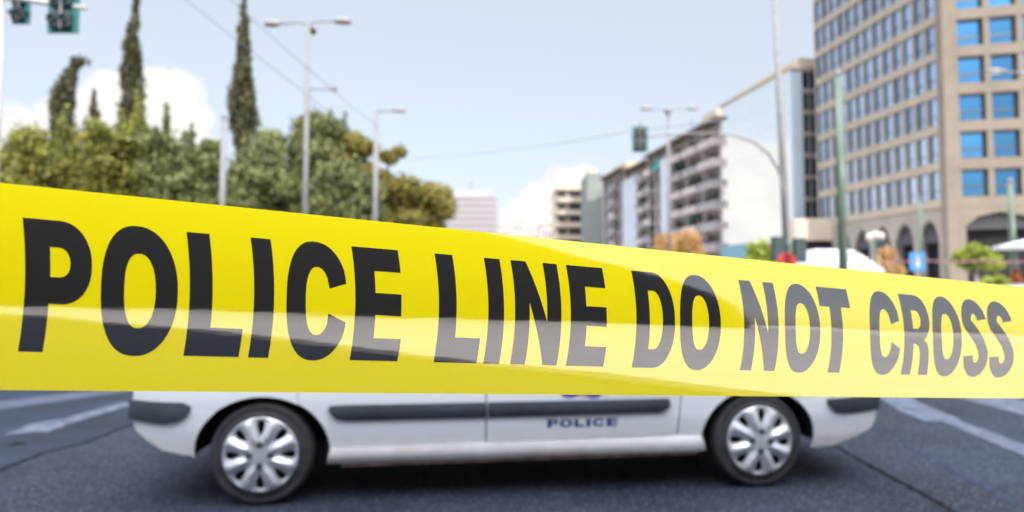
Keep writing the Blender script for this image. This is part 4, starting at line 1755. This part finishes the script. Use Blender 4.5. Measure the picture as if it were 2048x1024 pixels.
cypress([(275, -60, 2), (273, -20, 6), (272, 0, 8), (269, 47, 12), (266, 94, 18), (264, 140, 24), (262, 187, 27), (262, 225, 28), (262, 420, 26)], 43, 'tall cypress above the leafy trees, in front of the white cloud', 41, 9000)
cypress([(488, -60, 2), (488, -20, 5), (487, 0, 7), (487, 47, 12), (487, 94, 16), (486, 140, 19), (484, 187, 25), (484, 211, 31), (485, 240, 31), (486, 267, 20), (488, 420, 22)], 42, 'tall shaggy cypress between the plain grey pole and the three-headed lamp', 42, 9000)
cypress([(176, 128, 5), (158, 124, 9), (146, 135, 12), (138, 155, 16), (132, 180, 20), (124, 205, 25), (126, 240, 24), (126, 420, 22)], 42, 'short cypress with its tip bent over to the right', 43, 5000)
cypress([(187, 182, 3), (188, 205, 7), (190, 235, 10), (190, 420, 12)], 44, 'thin little cypress tip between the bent one and the tall left one', 44, 1600)


def bush(px, py, rw, rh, Y, m, label, seed, n, size, name='shrub', cat='shrub', low=None):
    p = P(px, py, Y)
    s = Y / F
    root = empty(name, (p.x, Y, 0), 0, label, cat)
    q = random.Random(seed)
    zt = p.z + rh * s
    zb = (p.z - rh * s) if low is None else low
    bl = []
    for k in range(12):
        a = q.uniform(0, 2 * pi)
        t = q.random()
        r = rw * s * (1 - .55 * t)
        bl.append(((cos(a) * r * .62, sin(a) * r * .62, zb + (zt - zb) * (.2 + .62 * t)), (rw * s * .36, rw * s * .36, (zt - zb) * .2)))
    leaves('foliage', bl, n, size, m, root, seed, 2.4, .35)
    trunk(root, max(.4, zb + (zt - zb) * .35), .1, seed, None, [b[0] for b in bl[:5]])
    return root


bush(1354, 486, 68, 35, 55, M['leaf_rust'], 'rusty orange bushy tree in front of the apartment blocks', 51, 11000, .17, 'rusty_tree', 'tree', .6)
bush(1500, 512, 80, 36, 38, M['leaf_lime'], 'lime green bush under the canopy of the glass block', 52, 5500, .2, low=.2)
tr = bush(1952, 516, 48, 26, 36, M['leaf_lime'], 'small lime green tree on a pale trunk before the corner pier of the tower', 53, 3000, .18, 'small_tree', 'tree')
trunk(tr, 2.9, .17, 5, M['bark_pale'])
bush(1990, 566, 40, 14, 30, M['leaf_lime'], 'low lime hedge beside the pale-trunked small tree', 54, 1500, .15, low=.1)
bush(2030, 548, 14, 14, 31, M['orange'], 'orange flowering bush at the right edge, by the green pole', 55, 600, .12, low=.3)
bush(1772, 530, 42, 36, 44, M['leaf_rust'], 'dry golden shrub between the white tent and the blue sign', 56, 700, .2, low=.3)


# ------------------------------------------------------------------ poles, lamps, signals, wires
def lamp_head(root, c, d, ln=.75):
    """cobra-head lamp: body with lens under it, pointing along d from c"""
    d = Vector(d).normalized()
    sdv = Vector((-d.y, d.x, 0)).normalized()
    rings = []
    for t, w, h in ((0, .06, .05), (.15, .11, .09), (.5, .16, .13), (.85, .13, .11), (1.0, .05, .05)):
        p = Vector(c) + d * (t * ln)
        rings.append([p + sdv * (w * cos(a)) + Vector((0, 0, h * sin(a) * (1.0 if sin(a) > 0 else .6))) for a in [2 * pi * k / 10 for k in range(10)]])
    b = MB()
    b.smooth = True
    b.loft(rings)
    hd = b.build('lamp_head', M['lamp_body'], root)
    b = MB()
    p0, p1 = Vector(c) + d * (.3 * ln), Vector(c) + d * (.92 * ln)
    rings = [[Vector(c) + d * (ln * (.6 + .3 * k * cos(a))) + sdv * (.12 * k * sin(a)) + Vector((0, 0, -.06 - .04 * (1 - k))) for a in [2 * pi * j / 10 for j in range(10)]] for k in (1, .7, .2)]
    b.loft(rings)
    b.build('lens', M['lamp_lens'], hd)


def pole(root, h, r0, r1, m, lean=(0, 0), base=True, n=12):
    b = MB()
    b.smooth = True
    b.tube([(0, 0, 0), (lean[0] * .5, lean[1] * .5, h * .5), (lean[0], lean[1], h)], [r0, (r0 + r1) / 2, r1], n)
    o = b.build('pole', m, root)
    if base:
        b = MB()
        b.lathe([(r0 * 2, 0), (r0 * 2, .04), (r0 * 1.5, .06), (r0 * 1.35, .5), (r0 * 1.02, .55)], n, 'z', cap=True)
        b.build('base', m, root)
    return o


# three-headed lamp
Y = 20.4
p = P(608, 571, Y)
top = P(612, 47, Y)
lp = empty('street_lamp', (p.x, Y, 0), 0, 'tall grey street lamp with three heads, in front of the park trees', 'street lamp')
pole(lp, top.z, .11, .075, M['galv'], (.0, 0))
b = MB()
b.smooth = True
lx, rx = P(560, 47, Y).x - p.x, P(668, 42, Y).x - p.x
b.tube([(lx, 0, top.z - .02), (lx * .4, 0, top.z + .03), (0, 0, top.z), (rx * .4, 0, top.z + .07), (rx, 0, top.z + .06)], .03, 8)
b.tube([(0, 0, top.z - .15), (-.1, .3, top.z + .12), (-.22, 1.2, top.z + .32)], .03, 8)
b.build('arm', M['galv'], lp)
lamp_head(lp, (lx, 0, top.z - .02), (-1, 0, -.02), .52)
lamp_head(lp, (rx, 0, top.z + .06), (1, 0, -.02), .58)
lamp_head(lp, (-.2, 1.1, top.z + .3), (-.35, 1, .15), .9)
b = MB()
z2 = P(608, 178, Y).z
b.tube([(0, 0, z2), (P(668, 178, Y).x - p.x, 0, z2)], .03, 8)
b.box(.82, .98, -.06, .06, z2 - .06, z2 + .06)
b.build('wire_bracket', M['galv'], lp)

# single-arm lamp
Y = 31
p = P(749, 571, Y)
top = P(749, 222, Y)
lp = empty('street_lamp', (p.x, Y, 0), 0, 'grey street lamp with one short arm to the right, before the olive pines', 'street lamp')
pole(lp, top.z, .16, .11, M['galv'])
b = MB()
b.smooth = True
ax = P(785, 222, Y).x - p.x
b.tube([(0, 0, top.z - .1), (.15, 0, top.z), (ax, 0, top.z + .02)], .05, 8)
b.build('arm', M['galv'], lp)
lamp_head(lp, (ax, 0, top.z + .02), (1, 0, -.02), .68)

# two-headed lamp on the right
Y = 33
p = P(1340, 571, Y)
top = P(1338, 222, Y)
lp = empty('street_lamp', (p.x, Y, 0), 0, 'grey street lamp with two opposite heads, in front of the apartment row', 'street lamp')
pole(lp, top.z, .10, .07, M['galv'])
b = MB()
lx, rx = P(1306, 218, Y).x - p.x, P(1372, 218, Y).x - p.x
b.tube([(lx, 0, top.z + .12), (0, 0, top.z + .02), (rx, 0, top.z + .12)], .028, 8)
b.lathe([(.02, top.z - .16), (.19, top.z - .1), (.19, top.z + .08), (.05, top.z + .16)], 10, 'z', cap=True)
b.build('arm', M['galv'], lp)
lamp_head(lp, (lx, 0, top.z + .12), (-1, 0, 0), .66)
lamp_head(lp, (rx, 0, top.z + .12), (1, 0, 0), .66)

# plain pole
Y = 22
p = P(441, 571, Y)
o = empty('utility_pole', (p.x, Y, 0), 0, 'plain grey pole without a lamp, between the two tall cypresses', 'pole')
pole(o, P(441, 236, Y).z, .14, .095, M['galv'])
b = MB()
b.lathe([(.11, 0), (.11, .05), (.02, .1)], 10, 'z', (0, 0, P(441, 236, Y).z), cap=True)
b.build('cap', M['galv'], o)
# white mast at the left edge
Y = 11.5
p = P(-20, 571, Y)
o = empty('signal_mast', (p.x, Y, 0), 0, 'white signal mast at the left edge, carrying two hanging traffic signals', 'signal mast')
zt = P(0, 4, Y).z
pole(o, zt + .6, .09, .055, M['pole_white'])
b = MB()
b.smooth = True
ex = P(172, 16, Y).x - p.x
b.tube([(0, 0, zt + .12), (ex * .5, 0, P(85, 5, Y).z), (ex, 0, P(172, 16, Y).z)], [.06, .05, .04], 8)
b.build('arm', M['pole_white'], o)


def signal(root_loc, w, h, label, back=True, group='hanging traffic signals'):
    """traffic signal seen from behind or ahead: backplate, three-lamp housing with visors, hanger"""
    r = empty('traffic_signal', root_loc, 0, label, 'traffic signal', group)
    b = MB()
    b.bbox(-w / 2, w / 2, .0, .03, -h / 2, h / 2, .012)
    b.build('backplate', M['signal_green'], r)
    for x0, x1, z0, z1 in ((-.42, -.06, -.46, -.07), (.06, .42, -.46, -.07), (-.42, -.06, .07, .46), (.06, .42, .07, .46)):
        b = MB()
        b.bbox(x0 * w * .8, x1 * w * .8, -.13, -.002, z0 * h * .92, z1 * h * .92, .03)
        hs = b.build('housing', M['signal_dark'], r)
        b = MB()
        xm, zm = (x0 + x1) / 2 * w * .8, (z0 + z1) / 2 * h * .92
        b.lathe([(w * .13, -.13), (w * .13, -.18), (w * .11, -.18), (w * .10, -.13)], 16, 'y', (xm, 0, zm))
        b.build('lamp_cap', M['signal_dark'], hs)
    b = MB()
    b.tube([(0, -.06, -h * .42), (0, -.06, h * .5 + .1)], .03, 8)
    b.build('hanger', M['galv'], r)
    return r


sg = P(128, 22, Y)
signal((sg.x, Y - .02, sg.z), .60, .86, 'large teal-backed signal hanging near the end of the mast arm, top left')
sg = P(17, 2, Y)
signal((sg.x, Y + .3, sg.z), .36, .62, 'smaller teal-backed signal cut by the top left corner')

# big mast and curved signal arm on the right
Y = 25
p = P(1580, 571, Y)
o = empty('lamp_mast', (p.x, Y, 0), 0, 'tall pale mast cut by the top of the photo, before the mirror glass block', 'mast')
tp = P(1548, -40, Y)
pole(o, tp.z, .17, .10, M['galv'], (tp.x - p.x, 0))
Y = 23
p = P(1580, 571, Y)
o = empty('signal_mast', (p.x, Y, 0), 0, 'mast with a long curved arm reaching left to a traffic signal, green foot', 'signal mast')
b = MB()
b.smooth = True
pts = [(1578, 480), (1571, 400), (1560, 345), (1538, 308), (1508, 284), (1475, 272), (1440, 267), (1380, 267), (1320, 271), (1262, 276)]
b.tube([(0, 0, 3.0)] + [tuple(P(a, c, Y) - Vector((p.x, Y, 0))) for a, c in pts], [.09, .072, .062, .053, .047, .042, .038, .034, .032, .03, .026], 10)
b.build('curved_arm', M['galv'], o)
b = MB()
b.smooth = True
b.lathe([(.2, 0), (.2, .05), (.135, .1), (.12, 2.9), (.10, 3.05)], 12, 'z', cap=True)
b.build('foot', M['pole_green'], o)
for sx, zc, lab in ((-.42, 2.75, 'a'), (.38, 2.7, 'b')):
    b = MB()
    b.bbox(sx - .22, sx + .22, -.12, .12, zc - .45, zc + .45, .03)
    b.tube([(0, 0, zc), (sx, 0, zc)], .03, 6)
    b.build('signal_box', M['signal_dark'], o)
sg = P(1281, 277, Y)
signal((sg.x, Y + .06, sg.z), .60, .98, 'teal-backed traffic signal at the end of the curved arm')
# red round sign at the mast's foot
rs_ = P(1573, 524, 22)
o = empty('no_entry_sign', (rs_.x, 22, 0), 0, 'red round sign half hidden by the tape, at the green mast foot', 'road sign')
b = MB()
b.lathe([(.001, -.02), (.33, -.02), (.34, 0), (.33, .02), (.001, .02)], 28, 'y', (0, 0, rs_.z), cap=True)
b.build('sign_face', M['red'], o)
b = MB()
b.tube([(0, .05, 0), (0, .05, rs_.z + .2)], .03, 8)
b.build('post', M['galv'], o)

# green poles on the right
for px, toppx, topy, Y, r0, r1, lab in ((1688, 1676, 150, 19.6, .14, .12, 'thick green pole in front of the tower, right of the white tent'),
                                        (2030, 2020, 362, 31, .16, .13, 'green pole at the right edge before the wide arch'),
                                        (1846, 1838, 395, 42, .11, .09, 'thin grey-green pole before the arcade')):
    p = P(px, 571, Y)
    tp = P(toppx, topy, Y)
    o = empty('green_pole', (p.x, Y, 0), 0, lab, 'pole', 'green poles before the tower')
    pole(o, tp.z, r0, r1, M['pole_green'], (tp.x - p.x, 0))
    b = MB()
    b.lathe([(r1 * 1.1, 0), (r1 * 1.1, .06), (.02, .14)], 12, 'z', (tp.x - p.x, 0, tp.z), cap=True)
    b.build('cap', M['galv'], o)

# lamp arm reaching in from the right edge
Y = 24
p = P(2110, 571, Y)
tp = P(2110, 140, Y)
lp = empty('street_lamp', (p.x, Y, 0), 0, 'street lamp standing past the right edge, its two heads reaching in front of the tower', 'street lamp')
pole(lp, tp.z, .11, .075, M['galv'])
b = MB()
b.tube([(0, 0, tp.z - .1), (P(2040, 146, Y).x - p.x, 0, P(2040, 146, Y).z), (P(2008, 143, Y).x - p.x, 0, P(2008, 143, Y).z)], .035, 8)
b.build('arm', M['galv'], lp)
lamp_head(lp, (P(2012, 143, Y).x - p.x, 0, P(2012, 143, Y).z), (-1, 0, 0), .72)
lamp_head(lp, (P(2066, 152, Y).x - p.x, -.1, P(2050, 152, Y).z), (-1, -.2, 0), .7)


def wire(pts, r, lab):
    b = MB()
    b.smooth = True
    q = []
    for a, c in zip(pts, pts[1:]):
        for k in range(6):
            t = k / 6
            v = a.lerp(c, t)
            v.z -= (a - c).length * .006 * 4 * t * (1 - t)
            q.append(v)
    q.append(pts[-1])
    b.tube(q, r * .62, 6)
    tag(b.build('overhead_wire', M['wire']), lab, 'wire', 'overhead wires')


wire([P(300, -60, 14), P(606, 182, 20.4), P(706, 262, 27)], .018, 'left overhead wire sloping down behind the shaggy cypress to the three-headed lamp')
wire([P(420, -40, 14), P(664, 178, 20.4), P(748, 246, 31)], .018, 'right overhead wire sloping down past the three-headed lamp to the single lamp')
wire([P(815, 318, 44), P(1040, 296, 34), P(1262, 262, 25), P(1440, 240, 21)], .03, 'long overhead wire crossing the open sky to the hanging traffic signal')

# ------------------------------------------------------------------ tent, signs, globes, cars, tape
Y = 44
a, e = P(1600, 540, Y), P(1756, 540, Y)
tn_ = empty('event_tent', ((a.x + e.x) / 2, Y + 2, 0), 0, 'white event tent with a flat-topped roof, behind the thick green pole', 'tent')
w = e.x - a.x
z0 = P(1680, 538, Y).z
z1 = P(1680, 497, Y).z
b = MB()
b.loft([[(x * w / 2, y * w / 2, z0) for x, y in ((-1, -1), (1, -1), (1, 1), (-1, 1))], [(x * w * .36, y * w * .36, z0 + (z1 - z0) * .55) for x, y in ((-1, -1), (1, -1), (1, 1), (-1, 1))],
        [(x * w * .25, y * w * .25, z1 - .1) for x, y in ((-1, -1), (1, -1), (1, 1), (-1, 1))], [(x * w * .2, y * w * .2, z1) for x, y in ((-1, -1), (1, -1), (1, 1), (-1, 1))]])
rf = b.build('roof', M['white'], tn_)
b = MB()
b.box(-w / 2 - .02, w / 2 + .02, -w / 2 - .02, -w / 2, z0 - .3, z0)
b.box(-w / 2 - .02, -w / 2, -w / 2 + .002, w / 2, z0 - .3, z0)
b.build('valance', M['white'], rf)
for x0, x1 in ((-.22, -.1), (.12, .3)):
    b = MB()
    t0, t1 = .25, .8
    for t, q in ((t0, x0), (t0, x1), (t1, x1), (t1, x0)):
        pass
    yy = lambda t: -w / 2 + (w / 2 - w * .36) * min(t / .55, 1) + max(0, t - .55) / .45 * (w * .36 - w * .25)
    b.add([(x0 * w, yy(t0) - .03, z0 + (z1 - z0) * t0 + .02), (x1 * w, yy(t0) - .03, z0 + (z1 - z0) * t0 + .02), (x1 * w * .9, yy(t1) - .03, z0 + (z1 - z0) * t1 + .02), (x0 * w * .9, yy(t1) - .03, z0 + (z1 - z0) * t1 + .02)], [(0, 1, 2, 3)])
    b.build('print', M['print_grey'], rf)
for x in (-1, 1):
    for y in (-1, 1):
        b = MB()
        b.tube([(x * w * .48, y * w * .48, 0), (x * w * .48, y * w * .48, z0)], .03, 6)
        b.build('leg', M['galv'], tn_)

Y = 33
sgp = P(1835, 523, Y)
o = empty('blue_sign', (sgp.x, Y, 0), 0, 'square blue sign with a pale figure, before the dark arcade', 'sign')
b = MB()
b.bbox(-.42, .42, -.02, .02, sgp.z - .48, sgp.z + .46, .01)
pl = b.build('sign_face', M['blue_sign'], o)
b = MB()
b.lathe([(.001, -.026), (.07, -.026), (.07, -.022), (.001, -.022)], 14, 'y', (0, 0, sgp.z + .2))
b.prism([(-.12, sgp.z + .1), (.12, sgp.z + .1), (.09, sgp.z - .1), (.07, sgp.z - .3), (-.07, sgp.z - .3), (-.09, sgp.z - .1)], -.026, -.022)
b.build('pictogram', M['white'], pl)
b = MB()
b.tube([(0, .05, 0), (0, .05, sgp.z + .4)], .035, 8)
b.build('post', M['galv'], o)

Y = 40
g0 = P(1750, 474, Y)
o = empty('globe_lamp', (g0.x, Y, 0), 0, 'cluster street lamp with three white globes, above the dry golden shrub', 'street lamp')
b = MB()
b.tube([(0, 0, 0), (0, 0, g0.z - .2)], .05, 8)
b.tube([(-.42, 0, g0.z - .15), (0, 0, g0.z - .35), (.42, 0, g0.z - .12)], .03, 6)
b.build('pole', M['signal_green'], o)
for x, z in ((-.36, -.02), (.0, .12), (.38, .05)):
    b = MB()
    b.smooth = True
    b.lathe([(.02, -.24), (.14, -.2), (.23, -.08), (.25, .03), (.2, .16), (.1, .24), (.01, .26)], 14, 'z', (x, 0, g0.z + z))
    b.build('globe', mat('opal_globe', (0.42, 0.37, 0.35), 0.3), o)

Y = 30
um = P(2045, 492, Y)
o = empty('parasol', (um.x + .3, Y, 0), 0, 'white parasol at the right edge, in front of the wide dark arch', 'parasol')
b = MB()
b.loft([[(1.45 * cos(a), 1.45 * sin(a), um.z - .12) for a in [pi / 4 * k for k in range(8)]], [(1.4 * cos(a), 1.4 * sin(a), um.z + .02) for a in [pi / 4 * k for k in range(8)]], [(.05 * cos(a), .05 * sin(a), um.z + .35) for a in [pi / 4 * k for k in range(8)]]])
b.build('canopy', M['white'], o)
b = MB()
b.tube([(0, 0, 0), (0, 0, um.z + .3)], .035, 8)
b.build('pole', M['galv'], o)

# red and white barrier tape strung along the far kerb
Y = 28
b = MB()
b.smooth = False
prev = None
for i in range(40):
    px = 1735 + i * 9
    sag = 8 * sin((i % 13) / 13 * pi)
    p0, p1 = P(px, 522 + sag * .4, Y), P(px + 9, 522 + 8 * sin(((i + 1) % 13) / 13 * pi) * .4, Y)
    b.cur = i % 2
    b.add([(p0.x, Y, p0.z), (p1.x, Y, p1.z), (p1.x, Y, p1.z + .07), (p0.x, Y, p0.z + .07)], [(0, 1, 2, 3)])
tag(b.build('striped_tape', [mat('dull_red_film', (0.16, 0.03, 0.05), 0.6), mat('dull_white_film', (0.20, 0.14, 0.17), 0.6)]), 'thin red and white striped tape strung past the green poles, far right', 'barrier tape')


def saloon(loc, rz, m, label):
    r = empty('parked_car', loc, rz, label, 'car')
    prof = [(-2.1, .3), (-2.15, .7), (-2.0, .92), (-1.5, .97), (-.95, 1.38), (-.3, 1.46), (.4, 1.44), (1.05, 1.02), (1.9, .88), (2.12, .65), (2.1, .3)]
    b = MB()
    b.prism(prof, -.82, .82)
    b.v = [(x, y * (1 - .2 * max(0, (z - .95) / .5)), z) for x, y, z in b.v]
    b.build('body', m, r)
    for s in (-1, 1):
        b = MB()
        pts = [(-1.3, .99), (-.88, 1.34), (-.3, 1.41), (.35, 1.39), (.85, 1.05)]
        b.add([(x, s * (.83 * (1 - .2 * max(0, (z - .95) / .5)) + .004), z) for x, z in pts], [tuple(range(5))])
        b.build('side_window', M['glass_dark'], r)
        for x in (-1.35, 1.3):
            b = MB()
            b.lathe([(.001, -.09), (.2, -.09), (.3, -.07), (.31, 0), (.3, .07), (.2, .09), (.001, .09)], 20, 'y', (x, s * .78, .31))
            b.build('wheel', M['rubber'], r)
    b = MB()
    b.add([(.45, -.68, 1.43), (.45, .68, 1.43), (1.04, .79, 1.035), (1.04, -.79, 1.035)], [(0, 1, 2, 3)])
    b.build('windscreen', M['glass_dark'], r)
    return r


cpz = P(1905, 571, 20)
saloon((cpz.x, 20, 0), radians(6), M['car_blue'], 'blue car parked before the arcade, only its roof above the tape')
cpz = P(2062, 571, 18)
saloon((cpz.x + .5, 18, 0), radians(10), M['car_silver'], 'silver car at the right edge, just its roof above the tape')
